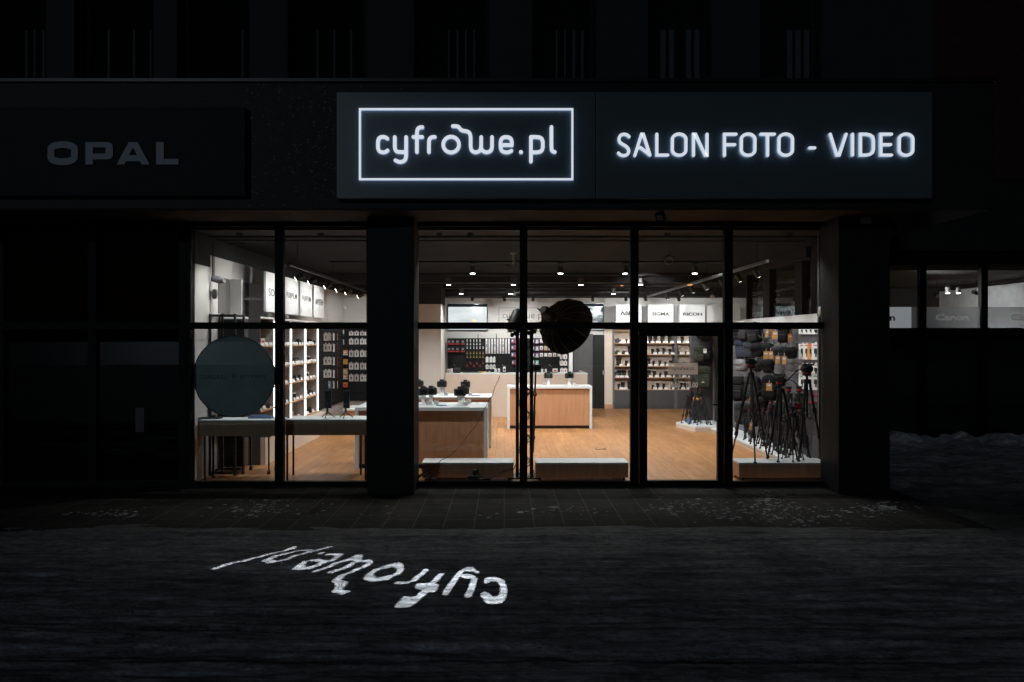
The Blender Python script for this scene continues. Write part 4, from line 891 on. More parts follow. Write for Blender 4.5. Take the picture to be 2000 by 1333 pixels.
for i, (px, yy, zt, rz, lab) in enumerate(((826, 12.1, .97, .5, 'black camera on white pedestal nearest island, partly hidden by the big column'), (842, 12.2, .97, -.15, 'black camera on white pedestal at left on the nearest island'), (898, 12.0, .97, .2, 'black camera on white pedestal at the right of nearest island'), (905, 12.4, .97, -.3, 'black camera behind another on the right of nearest island'), (818, 14.4, .955, .3, 'black camera on white pedestal at far left of second island'), (863, 14.4, .955, -.2, 'black camera on white pedestal in the middle of second island'), (909, 14.3, .955, .1, 'black camera on white pedestal near right end of second island'), (1071, 17.2, .97, 2.9, 'round black camera on white pedestal left of middle island top'), (1112, 17.2, .97, .3, 'square black camera on white pedestal right of middle island top'))):
    loc = (wx(px, yy), yy, zt + .001)
    if i == 0: T0.location = loc; T0['label'] = lab; T0['group'] = 'cameras on white pedestals'; T0.rotation_euler[2] = rz
    else: dup(T0, loc, rz, lab, 'cameras on white pedestals', scale=1.05 if i > 6 else 1)
for px, yy, zt, lab in ((862, 11.95, .97, 'flat blue grey leaflet lying on the nearest island'), (930, 14.2, .955, 'flat grey leaflet at the right end of second island')):
    m = MB(); m.box(-.08, .08, -.05, .05, 0, .012); solo(m, 'leaflet', 'card_blue', lab, 'leaflet', (wx(px, yy), yy, zt + .001), rz=.2)
# --- lenses and cameras on the rear shelves
L0 = thing('camera_lens', '', 'lens', (0, 0, 0))
m = MB(); m.tube([(0, 0, 0), (0, 0, .03), (0, 0, .032), (0, 0, .11), (0, 0, .112), (0, 0, .15)], [.036, .036, .04, .04, .046, .046], 14); m.build('barrel', 'lens_black', L0, world=False)
m = MB(); m.tube([(0, 0, .06), (0, 0, .085)], .0415, 14, caps=False); m.build('focus_ring', 'dark_grey', L0, world=False)
TG0 = MB(); TG0.add([(-.055, -.02, 0), (.055, -.02, 0), (.055, .01, .055), (-.055, .01, .055), (-.055, .03, 0), (.055, .03, 0)], [(0, 1, 2, 3), (3, 2, 5, 4), (0, 3, 4), (1, 5, 2), (0, 4, 5, 1)])
tg = TG0.build('price_tag', 'tag_white'); first_l = True; first_t = True
SC0 = thing('shelf_camera', '', 'camera', (0, 0, 0)); cam_mesh(SC0, 0, 1.3); first_c = True
rowy = [670.4, 692.3, 715.3, 737.6, 761.2]; rn = ['top', 'second', 'third', 'fourth', 'bottom']
data = {0: [(1207, 'c', 1), (1224, 'l', .8), (1238, 'l', .9), (1270, 'l', 1.2), (1280, 'l', 1.2), (1294, 'l', 1.35), (1308, 'l', 1.3), (1333, 'l', 1.1), (1349, 'l', 1.1)],
        1: [(1206, 'c', .7), (1219, 'c', .7), (1231, 'l', 1.4), (1275, 'l', .9), (1285, 'l', 1.0), (1297, 'l', 1.0), (1309, 'l', .9), (1327, 'l', .4), (1340, 'l', .5), (1355, 'l', .5)],
        2: [(1209, 'l', 1.4), (1224, 'l', .9), (1238, 'l', 1.1), (1266, 'l', 1.3), (1277, 'l', .8), (1289, 'l', .9), (1300, 'l', .7), (1310, 'l', .9), (1337, 'c', .7), (1355, 'c', .7)],
        3: [(1201.5, 'l', 1.0), (1210, 'l', 1.2), (1219, 'l', 1.2), (1231, 'l', 1.2), (1267, 'l', 1.2), (1278, 'l', 1.0), (1290, 'l', .7), (1301, 'l', 1.0), (1314, 'l', .8), (1332, 'l', .8), (1344, 'l', .9), (1355, 'l', .9)],
        4: [(1209, 'l', .9), (1217, 'l', 1.2), (1230, 'l', 1.4), (1275, 'l', .7), (1285, 'l', 1.0), (1297, 'l', .9), (1312, 'l', .7), (1330, 'l', 1.1), (1340, 'l', 1.1), (1350, 'l', 1.2), (1359, 'l', 1.1)]}
for r in range(5):
    nl = nc = 0
    for q, (px, kd, s) in enumerate(data[r]):
        z = shz[r + 1] + .001; side = 'left unit' if px < 1245 else ('middle unit' if px < 1320 else 'right unit'); nl += 1
        loc = (wx(px, 21.8), 21.82, z)
        if kd == 'l':
            lab = f'black lens standing on {rn[r]} rear shelf, item {ORD[nl - 1]} from the left, {side}'
            if first_l: L0.location = loc; L0.scale = (s,) * 3; L0['label'] = lab; L0['group'] = 'lenses on the rear shelves'; first_l = False
            else: dup(L0, loc, rnd.uniform(0, 6), lab, 'lenses on the rear shelves', scale=s * 1.15)
        else:
            lab = f'black camera body on {rn[r]} rear shelf, {ORD[nl - 1]} item from the left, {side}'
            if first_c: SC0.location = loc; SC0['label'] = lab; SC0['group'] = 'cameras on the rear shelves'; SC0.rotation_euler[2] = 3.1; first_c = False
            else: dup(SC0, loc, 3.14 + rnd.uniform(-.5, .5), lab, 'cameras on the rear shelves', scale=s * 1.1)
        tl = (wx(px + 4.6, 21.73), 21.735, z)
        if first_t: tg.location = tl; o = tg; first_t = False
        else: o = tg.copy(); COL.objects.link(o); o.location = tl
        tag(o, f'small white price tag on {rn[r]} rear shelf, {ORD[nl - 1]} from the left, {side}', 'price tag', 'price tags on the rear shelves')
# --- items in the lit cabinets
for i in range(CBN):
    a = cz0 + i * cstep
    for r, z in enumerate(shelfz[1:]):
        n = [4, 4, 3, 3, 2][r]
        for q in range(n):
            yy = a + .12 + q * (.78 / n) + rnd.uniform(0, .05); xx = -4.12 + rnd.uniform(-.05, .05); where = f'in lit cabinet {["one", "two", "three", "four", "five"][i]} from the window, {ORD[r]} shelf down'
            if (i + r + q) % 4 == 3:
                mt = [('card_white', 'card_red'), ('card_pale', 'card_teal'), ('card_white', 'card_orange')][(i + q) % 3]
                o = place_pack(('box', mt, .09, .12), (xx - .1, yy, z + .125), f'small coloured box {where}, {ORD[q]} along', rz=R(60), group='boxes in the lit cabinets')
            else:
                o = dup(SC0 if (q + r) % 2 else L0, (xx, yy, z + .001), rnd.uniform(.8, 2.2), f'small black {"camera" if (q + r) % 2 else "lens"} {where}, {ORD[q]} along', 'devices in the lit cabinets', scale=.75)
            o = tg.copy(); COL.objects.link(o); o.location = (-4.06, yy + .09, z + .001); o.rotation_euler[2] = R(70); o.scale = (.8, .8, 1.0)
            tag(o, f'white price card {where}, {ORD[q]} along', 'price tag', 'price cards in the lit cabinets')
for i, mt in enumerate(('card_red', 'card_red', 'card_red')):
    z = [1.80, 1.60, 1.38][i]; m = MB(); m.box(-.02, .02, -.3, .3, -.012, .012)
    solo(m, 'guitar_strap' if 0 else 'shelf_strip', 'card_red', f'thin red shelf strip in the second lit cabinet, {ORD[i]} from top', 'strip', (-4.2, 13.5, z), 'red strips')
# ================================================================== ROUND SIGN, RACK, TROLLEY, TABLE LIGHTS
T = thing('round_sign', 'large round dark teal sign seen from behind, standing on the left window table', 'sign', (wx(458, 10.6), 10.6, .886))
cxs, czs, rad = wx(458, 10.6), wz(735.5, 10.6), 80 * 10.6 / FP
m = MB(); m.tube([(cxs, 10.585, czs), (cxs, 10.6, czs)], rad - .012, 72, sm=False); m.build('disc', 'disc_teal', T)
m = MB(); N = 72; vs = []
for i in range(N):
    t = 2 * math.pi * i / N
    for rr, yy in ((rad - .014, 10.578), (rad, 10.578), (rad, 10.606), (rad - .014, 10.606)): vs.append((cxs + rr * math.cos(t), yy, czs + rr * math.sin(t)))
m.add(vs, [(i * 4 + j, i * 4 + (j + 1) % 4, ((i + 1) % N) * 4 + (j + 1) % 4, ((i + 1) % N) * 4 + j) for i in range(N) for j in range(4)]); m.build('rim', 'black', T)
m = MB()
text(m, 'ZAPYTAJ', (wx(520, 10.58), 10.582, wz(741, 10.58)), (-1, 0, 0), (0, 0, 1), .37, .06, bold=.01); text(m, 'LEASING', (wx(442, 10.58), 10.582, wz(741, 10.58)), (-1, 0, 0), (0, 0, 1), .37, .06, bold=.01)
text(m, 'o', (wx(461, 10.58), 10.582, wz(739, 10.58)), (-1, 0, 0), (0, 0, 1), .06, .07, bold=.01)
m.build('lettering', 'disc_text', T)
# items on window tables
m = MB(); m.box(-.17, .17, -.06, .06, 0, .03, b=.003); m.box(-.15, .12, -.04, .05, .031, .045); solo(m, 'booklet_stack', 'card_blue', 'stack of blue booklets on the left window table, right of the round sign foot', 'booklets', (wx(510, 10.85), 10.85, .886))
m = MB(); m.box(-.15, .15, -.08, .08, 0, .02, b=.003); m.box(-.03, .06, -.02, .02, .02, .05); solo(m, 'tablet_box', 'black', 'flat black tablet case at the left end of the left window table', 'case', (wx(412, 10.8), 10.8, .886), rz=.1)
def rod_tripod_light(px, lab, s=1):
    T = thing('tabletop_light', lab, 'lamp', (wx(px, 10.9), 10.9, .886), group='small panel lights on tabletop tripods')
    for a in (20, 150, 265):
        m = MB(); m.tube([(0, 0, .085), (.11 * math.cos(R(a)), .11 * math.sin(R(a)), .006)], [.010, .007], 8); m.build('leg', 'black', T, world=False)
    m = MB(); m.tube([(0, 0, .08), (0, 0, .2)], .016, 10); m.blob((0, 0, .2), (.022, .022, .022), 1); m.build('column', 'black', T, world=False)
    m = MB(); m.box(-.035, .06, -.012, .015, .14, .40, b=.006); m.build('panel', 'black', T, world=False)
rod_tripod_light(639.5, 'small black panel light on a tabletop tripod, left one on the second window table'); rod_tripod_light(675, 'small black panel light on a tabletop tripod, right one on the second window table')
T = thing('shelf_rack', 'tall black open metal rack against the left wall behind the round sign', 'rack', (-4.15, 11.2, 0))
xa, xb, ya, yb, zt = -4.40, -4.03, 11.05, 11.42, 2.42
for a, b, lab in ((xa, ya, 0), (xb, ya, 0), (xa, yb, 0), (xb, yb, 0), ((xa + xb) / 2, ya, 0)):
    m = MB(); m.box(a, a + .03, b, b + .03, 0.03, zt); m.build('upright', 'black_metal', T)
m = MB()
for z in (0.03, .62, 1.2, 1.8, zt - .04): m.box(xa + .031, xb - .001, ya, ya + .03, z, z + .03); m.box(xa + .031, xb - .001, yb, yb + .03, z, z + .03); m.box(xa, xa + .03, ya + .031, yb - .001, z, z + .03); m.box(xb, xb + .03, ya + .031, yb - .001, z, z + .03)
m.build('crossbars', 'black_metal', T)
m = MB(); m.box(xa + .03, xb, ya + .03, yb, 1.83, 1.86); m.build('shelf', 'kraft_dark', T)
for a in (xa + .015, xb + .015):
    m = MB(); m.tube([(a - .01, ya + .015, .02), (a + .01, ya + .015, .02)], .02, 12); m.build('caster', 'black', T)
T = thing('tall_cabinet', 'tall dark grey cabinet between the black rack and the lit cabinets', 'cabinet', (-4.2, 11.8, 0))
m = MB(); m.box(-4.41, -4.05, 11.5, 11.75, .06, 2.36, b=.004); m.build('carcass', 'dark_grey', T); m = MB(); m.box(-4.40, -4.06, 11.495, 11.499, .08, 1.2); m.box(-4.40, -4.06, 11.495, 11.499, 1.22, 2.34); m.build('door', 'screen_black', T); m = MB(); m.box(-4.41, -4.05, 11.5, 11.75, 2.361, 2.39); m.build('top_edge', 'panel_white', T)
T = thing('trolley_table', 'low black framed trolley on castors under the left window table', 'trolley', (wx(500, 11.3), 11.3, 0))
xa, xb = wx(473, 11.2), wx(526, 11.2)
for a in (xa, xb - .02):
    for b in (11.2, 11.55): m = MB(); m.box(a, a + .02, b, b + .02, .06, .56); m.build('leg', 'black_metal', T); m = MB(); m.tube([(a - .01, b + .01, .03), (a + .03, b + .01, .03)], .03, 14); m.build('caster', 'black', T)
m = MB(); m.box(xa - .01, xb + .01, 11.19, 11.58, .561, .585); m.build('top', 'mid_grey', T)
# ================================================================== TRUSS STAND + SOFTBOX
T = thing('truss_stand', 'black lattice truss stand behind the window mullion carrying studio lights', 'stand', (wx(1024.5, 11), 11, 0))
xa, xb, ya, yb = wx(1008.5, 10.9) + .015, wx(1040.5, 10.9) - .015, 10.9, 11.13
for a in (xa, xb):
    for b in (ya, yb): m = MB(); m.tube([(a, b, .02), (a, b, 2.17)], .023, 10); m.build('chord', 'black_metal', T)
m = MB(); n = 12
for k in range(n):
    z0 = .05 + k * 2.08 / n; z1 = z0 + 2.08 / n; p = (k % 2 == 0)
    for b in (ya, yb): m.tube([(xa if p else xb, b, z0), (xb if p else xa, b, z1)], .008, 6)
    for a in (xa, xb): m.tube([(a, ya if p else yb, z0), (a, yb if p else ya, z1)], .006, 6)
m.build('lattice', 'black_metal', T)
m = MB(); m.box(xa - .1, xb + .1, ya - .09, yb + .1, 0, .018); m.build('base_plate', 'black_metal', T)
m = MB(); m.box(xa - .03, xb + .03, ya - .03, yb + .03, 2.171, 2.19); m.tube([(xa - .12, 11.0, 2.23), (xb + .28, 11.0, 2.30)], .017, 8); m.tube([(.3, 11.0, 2.18), (.3, 11.0, 2.27)], .02, 8); m.build('head_bar', 'black_metal', T)
m = MB()
for px, py in ((1000, 655), (1006, 652), (1033, 651), (1038, 656), (1044, 648)): c = (wx(px, 11), 11 + (px % 3) * .03, wz(py, 11)); m.blob(c, (.028, .025, .032), .7, .2); m.tube([c, (c[0] + .05, c[1], c[2] + .05)], .008, 6)
m.build('clamp', 'black', T)
T = thing('stage_lamp', 'black stage lamp left of the mullion on top of the truss stand', 'lamp', (wx(1008, 11), 11, wz(640, 11)))
m = MB(); a = Vector((wx(1012, 11), 11.0, wz(610, 11))); b = Vector((wx(1001, 11), 10.95, wz(646, 11))); m.tube([a + (a - b) * .15, a, (a + b) / 2, b], [.04, .085, .095, .11], 16); m.tube([(wx(999, 11), 10.95, wz(627, 11)), (wx(990, 11), 10.95, wz(624, 11))], .012, 6); m.build('body', 'black', T)
m = MB(); m.box(wx(991, 10.9), wx(1000, 10.9), 10.86, 10.98, wz(650, 10.9), wz(646, 10.9)); m.build('reflector', 'mid_grey', T)
# softbox
T = thing('softbox', 'large black ribbed parabolic softbox hanging right of the truss stand', 'softbox', (wx(1115, 11), 11.2, wz(640, 11.2)))
apex = Vector((wx(1082, 11.1), 10.95, wz(622, 11.1))); axis = Vector((.60, .66, -.38)).normalized()
u_ = axis.cross(Vector((0, 0, 1))).normalized(); v_ = axis.cross(u_); NR = 16; prof = [(0, .05), (.015, .16), (.05, .26), (.11, .345), (.19, .40), (.29, .43), (.36, .435)]
vs = []
for (d, r) in prof:
    for i in range(NR * 2):
        t = math.pi * i / NR; rr = r * (1 if i % 2 == 0 else .972); vs.append(apex + axis * d + (u_ * math.cos(t) + v_ * math.sin(t)) * rr)
n = NR * 2; m = MB(); m.add(vs, [(j * n + i, j * n + (i + 1) % n, (j + 1) * n + (i + 1) % n, (j + 1) * n + i) for j in range(len(prof) - 1) for i in range(n)]); m.build('shell', 'softbox_cloth', T)
for i in range(NR):
    t = 2 * math.pi * i / NR; m = MB(); m.tube([apex + axis * d + (u_ * math.cos(t) + v_ * math.sin(t)) * (r + .004) for d, r in prof], .0045, 5); m.build('rib', 'dark_grey', T)
m = MB(); m.tube([apex - axis * .03, apex + axis * .02], .07, 20); m.build('speed_ring', 'silver', T)
m = MB(); c = apex + axis * .37; m.add([c + (u_ * math.cos(math.pi * i / NR) + v_ * math.sin(math.pi * i / NR)) * .43 for i in range(n)], [tuple(range(n))]); m.build('diffuser', 'mid_grey', T)
m = MB(); m.tube([c + v_ * .42, c + v_ * .42 + Vector((0, 0, -.05)), c + v_ * .42 + Vector((.01, 0, -.08))], .007, 6); m.build('tether', 'black', T)
T = thing('studio_light', 'black studio light with open barn doors mounted behind the softbox', 'lamp', tuple(apex - axis * .2))
a = apex - axis * .04; b = apex - axis * .30; m = MB(); m.tube([a, a - axis * .02, b + axis * .05, b], [.06, .075, .075, .055], 18); m.build('body', 'black', T)
m = MB(); m.box(-.04, .04, -.03, .03, 0, .05); 
m = MB(); c = (a + b) / 2; m.tube([c + Vector((-.09, 0, 0)), c + Vector((-.09, 0, -.13)), c + Vector((0, 0, -.15)), c + Vector((.09, 0, -.13)), c + Vector((.09, 0, 0))], .01, 6); m.build('yoke', 'black_metal', T)
m = MB(); p0 = Vector((wx(1048, 10.85), 10.85, wz(602, 10.85))); p1 = Vector((wx(1075, 10.85), 10.85, wz(609, 10.85))); p2 = Vector((wx(1078, 10.85), 10.9, wz(617, 10.85))); p3 = Vector((wx(1056, 10.85), 10.9, wz(610, 10.85)))
m.add([p0, p1, p2, p3, p0 + Vector((0, .01, 0)), p1 + Vector((0, .01, 0)), p2 + Vector((0, .01, 0)), p3 + Vector((0, .01, 0))], [(0, 1, 2, 3), (7, 6, 5, 4), (0, 4, 5, 1), (1, 5, 6, 2), (2, 6, 7, 3), (3, 7, 4, 0)]); m.build('barn_door', 'black_metal', T)
m = MB(); q = Vector((wx(1066, 10.88), 10.88, wz(618, 10.88))); m.blob(tuple(q), (.06, .02, .04), .7, rot=Matrix.Rotation(R(25), 3, 'Y')); m.build('copper_reflector', 'bag_copper', T)  # inside of the barn doors, its orange light painted on
m = MB(); m.tube([(wx(1040, 10.9), 10.95, wz(630, 10.9)), (wx(1046, 10.9), 10.95, wz(645, 10.9)), (wx(1052, 10.9), 10.95, wz(648, 10.9)), (wx(1060, 10.9), 10.95, wz(640, 10.9))], .008, 6); m.build('cable', 'card_yellow', T)
T = thing('boom_pole', 'thin black boom pole leaning beside the truss stand, ribbed head on top', 'pole', (wx(1043, 11.3), 11.3, .3))
m = MB(); p0, p1 = Vector((wx(1040.5, 11.3), 11.3, wz(884, 11.3))), Vector((wx(1046.5, 11.3), 11.3, wz(722, 11.3))); m.tube([p0, (p0 + p1) / 2], .021, 10); m.tube([(p0 + p1) / 2, p1], .014, 10); m.build('tube', 'black', T)
m = MB(); m.tube([p1.lerp(p0, .28) + Vector((0, 0, -.05)), p1.lerp(p0, .28)], .033, 10); m.tube([p1.lerp(p0, .80), p1.lerp(p0, .84)], .03, 10); m.build('lock', 'black_metal', T)
m = MB(); m.blob(tuple(p1 + Vector((0, 0, .03))), (.085, .05, .05), .5); m.build('head', 'black', T)
m = MB(); m.tube([(xb + .02, 11, wz(766, 11)), tuple(p1.lerp(p0, .3))], .02, 8); m.build('arm', 'black', T)
# cables
def cable(pts, lab, r=.005, wob=.01, seed=1, name='cable'):
    rn = random.Random(seed); P = []
    for i in range(len(pts) - 1):
        a, b = Vector(pts[i]), Vector(pts[i + 1])
        for k in range(5): P.append(a.lerp(b, k / 5) + Vector([rn.uniform(-wob, wob) for _ in range(3)]))
    P.append(Vector(pts[-1])); m = MB(); m.tube(P, r, 6); o = m.build(name, 'black'); return tag(o, lab, 'cable')
q = lambda px, py, y=10.63: (wx(px, y), y, wz(py, y))
cable([q(977, 735), q(966, 757), q(964, 768), q(954, 785), q(945, 802), q(930, 832), q(914, 850), q(897, 873), q(880, 890), q(862, 899), q(848, 910), q(833, 922), q(815, 936)], 'thin black cable hanging diagonally inside the window over the islands', r=.0042, wob=.006)
cable([q(818, 934), q(822, 926), q(830, 932), q(836, 924), q(842, 934), q(829, 937), q(848, 936), q(856, 938), q(838, 939)], 'tangle of black cables on floor at the foot of the big column', r=.008, wob=.03, seed=4, name='cable_tangle')
cable([q(925, 938), q(945, 936), q(965, 932), q(980, 922), q(990, 917), q(1003, 916), q(1008, 905), q(1009, 898)], 'black cable running up from the floor adapter to the truss stand', r=.007, seed=6)
cable([q(1036, 912, 10.8), q(1042, 918, 10.8), q(1044, 928, 10.8), q(1038, 934, 10.8), q(1031, 930, 10.8)], 'loop of black cable at the right foot of the truss stand', r=.006, wob=.004, seed=8, name='cable_loop')
T = thing('power_adapter', 'black power adapter with plugs lying before the left bench', 'adapter', (wx(930, 10.64), 10.64, .0))
m = MB(); m.box(-.12, .03, -.03, .04, .03, .09, b=.008); m.blob((-.02, 0, .13), (.03, .025, .05), .8); m.tube([(0, 0, .1), (.06, .01, .04), (.12, .0, .02)], .014, 8); m.build('housing', 'black', T, world=False)
m = MB(); m.box(.10, .20, -.02, .03, .02, .045, b=.004); m.build('plug', 'black_gloss', T, world=False)
m = MB(); m.box(-.1, .1, -.07, .07, 0, .004); m.box(-.08, .04, -.05, .05, .004, .006, 1); solo(m, 'floor_socket', ['black', 'floor_wood'], 'small flush floor socket lid in the wooden floor before the island', 'floor socket', (wx(1173, 13.8), 13.8, .0005))
# ================================================================== TRIPODS
def tripod(loc, h, spread, head, lab, rz=0, accent='black_metal', group='tripods on display', legr=.019, mid=True, mat='black'):
    T = thing('tripod', lab, 'tripod', loc, rz, group)
    ap = h * .84
    for k in range(3):
        t = R(90 + 120 * k); e = Vector((spread * math.cos(t), spread * math.sin(t), .0)); s0 = Vector((.035 * math.cos(t), .035 * math.sin(t), ap)); s1 = s0.lerp(e, .36); s2 = s0.lerp(e, .70)
        L = MB(); L.tube([s0, s1], legr, 8); L.tube([s1, s2], legr * .8, 8); L.tube([s2, e + Vector((0, 0, .012))], legr * .6, 8); lg = L.build('leg', mat, T, world=False)
        L = MB()
        for s in (s1, s2): d = (e - s0).normalized(); L.tube([s - d * .03, s + d * .03], legr * 1.45, 8)
        L.build('leg_lock', 'black_metal', lg, world=False)
        L = MB(); L.blob((e.x, e.y, .014), (legr * 1.4, legr * 1.4, .014), .9, nu=10, nv=6); L.build('foot', 'black', lg, world=False)
    m = MB(); m.tube([(0, 0, ap * (.72 if not mid else .55)), (0, 0, h * .92)], legr * .9, 10); m.tube([(0, 0, ap - .03), (0, 0, ap + .03)], .05, 12); m.build('centre_column', 'black', T, world=False)
    if mid:
        m = MB()
        for k in range(3):
            t = R(90 + 120 * k); e = Vector((spread * .5 * math.cos(t), spread * .5 * math.sin(t), ap * .5)); m.tube([(0, 0, ap * .56), e], .006, 6)
        m.build('spreader', 'black_metal', T, world=False)
    m = MB(); z = h * .92
    if head == 'video':
        m.tube([(0, 0, z - .03), (0, 0, z + .02)], .06, 14); m.box(-.05, .05, -.06, .06, z + .02, z + .12, b=.012); m.box(-.06, .10, -.03, .03, z + .12, z + .145, b=.005); m.tube([(-.08, 0, z + .07), (.08, 0, z + .07)], .04, 12)
        hd = m.build('head', 'black', T, world=False)
        m = MB(); m.tube([(-.06, 0, z + .07), (-.16, 0, z + .05), (-.34, 0, z - .12)], [.009, .009, .012], 8); m.build('pan_handle', 'black', hd, world=False)
        m = MB(); m.tube([(0, 0, z + .0), (0, 0, z + .025)], .062, 14, caps=False); m.build('ring', 'red_plastic', hd, world=False)
    elif head == 'ball':
        m.blob((0, 0, z + .02), (.028, .028, .032), .8); m.box(-.03, .03, -.025, .025, z + .045, z + .058, b=.003); m.tube([(0, 0, z), (.05, 0, z + .01)], .01, 8); m.build('head', 'black', T, world=False)
    else:
        m.tube([(0, 0, z - .02), (0, 0, z + .03)], .03, 10); m.box(-.035, .035, -.03, .03, z + .03, z + .045); m.tube([(0, 0, z + .0), (0, 0, z + .012)], .032, 10, 1); m.build('head', ['black', accent], T, world=False)
    return T
bz = .2625
tripod((wx(1468, 10.9), 10.92, bz), 1.50, .30, 'video', 'tallest video tripod at left of the right window bench', rz=R(172), legr=.019)
tripod((wx(1527, 10.9), 10.93, bz), 1.22, .24, 'video', 'middle video tripod on the right window bench', rz=R(150), legr=.019)
tripod((wx(1577, 10.9), 10.92, bz), 1.38, .22, 'video', 'right video tripod with long pan handle on the right window bench', rz=R(8), legr=.02)
tripod((wx(1550, 10.85), 10.88, bz), .80, .17, 'ball', 'short black tripod between two tall ones on right window bench', rz=R(40), legr=.011)
T0 = tripod((4.62, 12.25, .116), .68, .20, 'ball', 'small black tripod on long platform, nearest the window', rz=1, accent='silver', legr=.017, mid=False)
T1 = tripod((4.66, 12.7, .116), .78, .16, 'folded', 'slim tripod with red collar on long platform, second from the window', rz=2, accent='red_plastic', legr=.017, mid=False)
pt = [(4.72, 12.05, .116, 1.15), (4.9, 12.35, .116, 1.5), (4.74, 12.45, .116, 1.0), (4.9, 12.8, .116, 1.45), (4.6, 12.6, .116, .8), (4.75, 13.2, .116, 1.1), (4.9, 13.3, .116, 1.3), (4.86, 12.2, .116, 1.05), (4.84, 12.55, .116, 1.25), (4.64, 13.0, .116, .95), (4.85, 13.05, .116, 1.2), (4.66, 13.35, .116, .9), (4.84, 13.5, .116, 1.1), (4.62, 13.7, .116, .85), (4.82, 13.95, .116, 1.0), (4.64, 14.05, .116, .8), (4.82, 14.4, .116, .95), (4.62, 14.4, .116, .75), (4.7, 14.8, .116, .85)]
for i, (a, b, z, s) in enumerate(pt):
    dup((T0, T1)[i % 2], (a, b, z), i * 1.3, f'slim black tripod standing on the long platform, {ORD[i + 2]} back from the window', scale=s)
for i, (px, yy, s, lab) in enumerate(((1343, 17.1, .95, 'black tripod with blue feet wrap at far left of the far platform'), (1350, 17.3, 1.0, 'slim black tripod second from left on the far platform'), (1361, 16.8, 1.15, 'black tripod with orange head in the middle of the far platform'), (1369, 17.1, 1.05, 'black tripod right of the orange headed one on the far platform'), (1373, 16.7, .9, 'small black tripod at the right end of the far platform'))):
    dup((T0, T1)[i % 2], (wx(px, yy), yy, .121), i * 2.1, lab, scale=s)
m = MB(); m.blob((0, 0, 0), (.09, .04, .035), .5); m.tube([(-.05, 0, -.03), (.09, 0, .02)], .015, 8); solo(m, 'quick_release', 'card_orange', 'bright orange quick release clamp on the middle tripod of the far platform', 'clamp', (wx(1362, 16.8), 16.8, wz(779, 16.8)))
m = MB(); m.tube([(0, 0, 0), (0, 0, .12)], .06, 14); solo(m, 'blue_tin', 'card_blue', 'small blue tin at the left tripod foot on the far platform', 'tin', (wx(1345, 17.0), 16.95, .121))
# tripod and light stand standing right behind door edge
tripod((4.62, 15.6, .116), 1.15, .18, 'folded', 'tall slim tripod at far end of long platform, beside the door handle', rz=.5, legr=.013, mid=False)
m = MB(); m.box(-.05, .05, -.05, .05, 0, .1, b=.01); m.box(-.03, .03, -.07, -.05, .02, .08, 1); solo(m, 'action_camera', ['black', 'red_plastic'], 'small black camera block on the short tripod between tall tripods', 'camera', (wx(1561, 10.8), 10.88, wz(800, 10.8)))
# gorilla pods on the wall
for i, (px, py) in enumerate(((1575, 778), (1581, 790), (1588, 776), (1594, 788), (1597, 775))):
    z_ = 4.93 * FP / (px - CX); T = thing('flexible_tripod', f'bendy tripod with ball joint legs hanging low on the slat wall, {ORD[i]} from left', 'tripod', (4.93, z_, wz(py, z_)), group='bendy tripods on the slat wall')
    m = MB()
    for k in (-1, 0, 1):
        for j in range(8): m.blob((k * .012 * (1 + j * .25), k * .035 * (1 + j * .12), -.0 - j * .034), (.014, .016, .015), 1, nu=8, nv=6)
    m.build('legs', 'black', T, world=False); m = MB(); m.box(-.03, .03, -.03, .03, .01, .035, b=.004); m.build('plate', 'red_plastic', T, world=False)
# ================================================================== BACKPACKS AND BAGS
def bag(kind, mat, seed):
    T = thing('backpack' if kind == 'pack' else 'shoulder_bag', '', 'backpack' if kind == 'pack' else 'shoulder bag')
    if kind == 'pack':   # local front is -Y, size about .32 x .2 x .46
        m = MB(); m.blob((0, 0, 0), (.155, .085, .225), .55, .10, seed=seed); m.build('body', mat, T, world=False)
        m = MB(); m.blob((0, -.09, -.07), (.115, .035, .11), .5, .10, seed=seed + 1); m.build('front_pocket', mat, T, world=False)
        m = MB(); m.blob((0, -.045, .15), (.15, .065, .075), .6, .14, seed=seed + 2); m.build('top_flap', mat, T, world=False)
        m = MB(); m.tube([(-.04, .02, .21), (-.03, .03, .26), (.03, .03, .26), (.04, .02, .21)], .008, 6); m.build('handle', 'black', T, world=False)
        for s in (-1, 1): m = MB(); m.tube([(s * .07, .07, .2), (s * .12, .11, .1), (s * .16, .09, -.05), (s * .13, .06, -.2)], [.014, .02, .016, .008], 8); m.build('strap', 'black', T, world=False)
        m = MB(); m.box(-.10, .10, -.127, -.1245, -.032, -.026); m.box(-.12, .12, -.088, -.0855, .062, .067); m.build('zip', 'mid_grey', T, world=False)
    else:
        m = MB(); m.blob((0, 0, 0), (.115, .09, .11), .75, .22, seed=seed); m.build('body', mat, T, world=False)
        m = MB(); m.blob((0, -.03, .05), (.122, .085, .07), .8, .16, seed=seed + 1); m.build('flap', mat, T, world=False)
        m = MB(); m.tube([(-.14, 0, .03), (-.10, .03, .17), (0, .05, .24), (.10, .03, .17), (.14, 0, .03)], .010, 6); m.build('strap', 'black', T, world=False)
    return T
mats_b = {'k': 'fabric', 'g': 'fabric_grey', 'l': 'fabric_light', 'b': 'fabric_blue', 'c': 'fabric_green'}; cn = {'k': 'black', 'g': 'dark grey', 'l': 'light grey', 'b': 'navy blue', 'c': 'camouflage green'}
protos = {}
